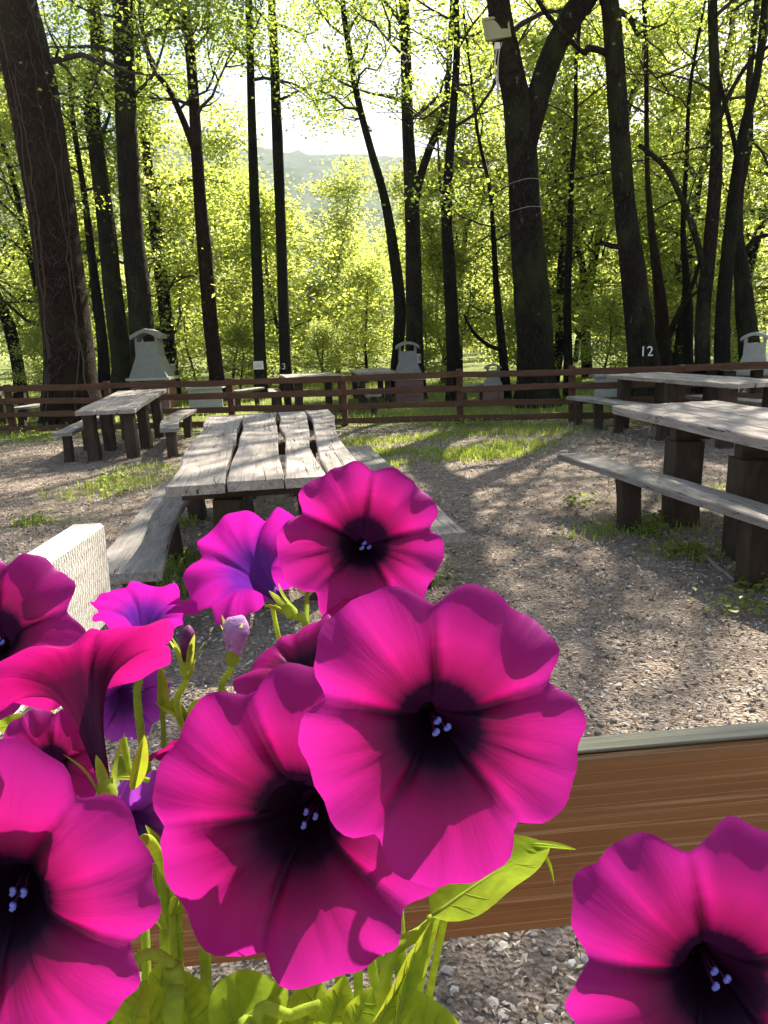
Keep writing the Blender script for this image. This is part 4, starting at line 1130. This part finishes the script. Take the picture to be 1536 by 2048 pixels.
# leaves
def pl(pk, b, t_, dep0, dep1, w, nv_=(0, .6, .8), curl=.1, wavy=.05, tipp=.75, st=True):
    root, pb_ = ROOTS[pk]
    B_ = at(*b, dep0); T_ = at(*t_, dep1)
    mb = MB(); blade(mb, B_, T_, cvec(*nv_), w / FPX * (dep0 + dep1) / 2, 16, curl, 8, wavy, tipp, rf.uniform(0, 6))
    lo = part('leaf', mb, M['pleaf'], root)
    nn_ = cvec(*nv_); f = np.linspace(0.02, .9, 10)
    L = np.linalg.norm(T_ - B_); A = (T_ - B_) / L; Bv = nrm(np.cross(nn_, A)); N = np.cross(A, Bv)
    pts = B_ + A * (f * L)[:, None] + N * ((curl * L * np.sin(np.pi * f)) - .0003)[:, None]
    link('midrib', tube(MB(), pts, np.linspace(.0009, .0003, 10), 6).mesh('midrib'), M['pstem'], lo)
    if w > 50:
        hw_ = w / FPX * (dep0 + dep1) / 4
        for f0 in (.14, .27, .40, .54, .68):
            for sg in (-1, 1):
                g_ = np.linspace(0, .86, 6); ff = f0 + g_ * .13
                hh = hw_ * np.sin(np.pi * ff ** tipp) ** .75
                q_ = B_ + A * (ff * L)[:, None] + Bv * (sg * g_ * hh)[:, None] + N * ((curl * L * np.sin(np.pi * ff)) + g_ ** 1.3 * hh * .35 - .00015)[:, None]
                link('vein', tube(MB(), q_, np.linspace(.00028, .0001, 6), 5, False).mesh('vein'), M['pstem'], lo)
    if st: stem_part(root, [B_, B_ * .6 + pb_ * .4 + np.array([0, .01, .0]), pb_], .0012, .0018, 60)
pl('mid', (862, 1835), (1100, 1690), .246, .262, 135, (-.25, .85, .45), .05)
pl('mid', (905, 1760), (885, 1655), .262, .27, 70, (.5, .5, .6), .05)
pl('mid', (745, 2060), (885, 1800), .235, .25, 62, (.75, .3, .55), .03)
pl('mid', (790, 2060), (842, 1870), .235, .245, 56, (.8, .2, .5), -.03)
pl('mid', (1020, 1690), (1108, 1772), .262, .262, 14, (.5, .8, .3), .28, 0, st=False)
pl('mid', (1055, 1688), (1152, 1699), .262, .262, 16, (.0, .9, .4), .03, 0, st=False)
pl('mid', (760, 2085), (925, 2060), .24, .235, 130, (.1, .85, .5), .12)
pl('mid', (430, 2090), (575, 1975), .26, .275, 150, (-.1, .75, .6), .1)
pl('mid', (560, 2090), (440, 1960), .27, .29, 120, (.1, .6, .7), .08)
pl('mid', (640, 2090), (690, 1950), .26, .27, 85, (.5, .3, .75), .05)
pl('mid', (600, 2090), (640, 1965), .28, .29, 100, (-.3, .5, .75), .05)
pl('mid', (690, 2080), (745, 1975), .25, .26, 70, (.5, .5, .6), .05)
pl('left', (330, 2080), (230, 1985), .25, .25, 110, (-.1, .8, .5), .1)
pl('left', (300, 2080), (330, 1915), .27, .285, 80, (.4, .4, .8), .05)
pl('left', (260, 2085), (290, 1960), .235, .24, 80, (-.2, .6, .7), .06)
pl('left', (390, 2090), (360, 1940), .275, .29, 90, (.3, .3, .85), .04)
pl('left', (345, 1830), (372, 1720), .29, .29, 40, (.6, .3, .6), .05)
pl('left', (355, 1760), (290, 1650), .29, .29, 24, (.6, .5, .5), .04)
pl('left', (330, 1860), (285, 1790), .27, .27, 22, (.4, .7, .5), .04)
pl('left', (300, 1560), (205, 1562), .26, .26, 16, (.1, .8, .5), .1, 0, st=False)
pl('left', (265, 1580), (288, 1470), .25, .25, 34, (.7, .1, .6), .02, 0, st=False)
pl('mid', (372, 1440), (310, 1405), .35, .35, 30, (0, .8, .5), .1, st=False)
pl('mid', (372, 1440), (430, 1395), .35, .35, 30, (0, .8, .5), .1, st=False)
pl('mid', (370, 1450), (345, 1395), .35, .35, 22, (.2, .6, .6), .06, st=False)
pl('mid', (465, 1440), (440, 1370), .34, .34, 26, (.2, .6, .6), .06)
pl('mid', (470, 1450), (500, 1360), .34, .34, 26, (-.2, .6, .6), .06)
pl('left', (325, 1420), (320, 1330), .35, .35, 22, (.5, .2, .7), .05)
pl('left', (60, 1480), (0, 1440), .31, .31, 60, (0, .8, .5), .1)
pl('left', (90, 1470), (110, 1400), .31, .31, 40, (0, .6, .7), .1)
pl('mid', (545, 1215), (585, 1208), .40, .40, 14, (0, .9, .4), .1, 0)
pl('mid', (735, 1235), (805, 1212), .385, .385, 22, (0, .9, .4), .15, 0)
stem_part(ROOTS['left'][0], [at(345, 1930, .25), at(352, 1980, .25), at(345, 2080, .25), ROOTS['left'][1]], .0032, .0034, 300)
stem_part(ROOTS['left'][0], [at(215, 1985, .235), at(290, 1910, .245), at(345, 1935, .25), at(350, 2000, .25)], .0016, .0022, 300)
stem_part(ROOTS['mid'][0], [at(470, 1950, .28), at(500, 2040, .27), at(520, 2110, .26), ROOTS['mid'][1]], .0026, .0028, 200)
stem_part(ROOTS['mid'][0], [at(640, 2010, .262), at(585, 2030, .262), at(530, 2070, .262), ROOTS['mid'][1]], .0018, .0022, 200)

# planter box and the ledge that carries it
M['planter'] = plain('brown_planter', (.10, .05, .03), .6, .1, 20)
M['soil'] = plain('potting_soil', (.03, .022, .015), .95, .4, 300, .6)
pbx = thing('planter_box', 'long brown planter box holding the petunias', 'planter', (0, .21, .94))
mb = MB()
link('base', box(MB(), -.38, .38, -.085, .085, .0, .012).mesh('base', False), M['planter'], pbx)
for n_, b_ in (('wall', (-.38, .38, -.09, -.078, .0125, .165)), ('wall', (-.38, .38, .078, .09, .0125, .165)), ('wall', (-.38, -.368, -.0775, .0775, .0125, .165)), ('wall', (.368, .38, -.0775, .0775, .0125, .165))):
    link(n_, box(MB(), *b_).mesh(n_, False), M['planter'], pbx)
link('soil', box(MB(), -.367, .367, -.077, .077, .0125, .158).mesh('soil', False), M['soil'], pbx)
led = thing('ledge', 'wooden terrace ledge under the planter box', 'ledge', (0, .21, 0))
board('ledge_board', (-.8, .21, .939), (.9, .21, .939), .26, .04, M['board'], led, 6)
for x_ in (-.7, .8): log_leg(led, x_, .21, -.1, .898, .05, M['board'], 'post')

# ------------------------------------------------------------------ haze
hz = bpy.data.materials.new('haze'); hz.use_nodes = True
nt_ = hz.node_tree; nt_.nodes.remove(nt_.nodes['Principled BSDF'])
pv = nt_.nodes.new('ShaderNodeVolumePrincipled'); pv.inputs['Color'].default_value = (.80, .89, 1, 1); pv.inputs['Density'].default_value = .00032; pv.inputs['Anisotropy'].default_value = 0.0
nt_.links.new(pv.outputs[0], nt_.nodes['Material Output'].inputs['Volume'])
o = link('haze', box(MB(), -1510, 1510, -1510, 1520, -4, 345).mesh('haze', False), hz); o['kind'] = 'stuff'; o['label'] = 'thin pale summer haze'
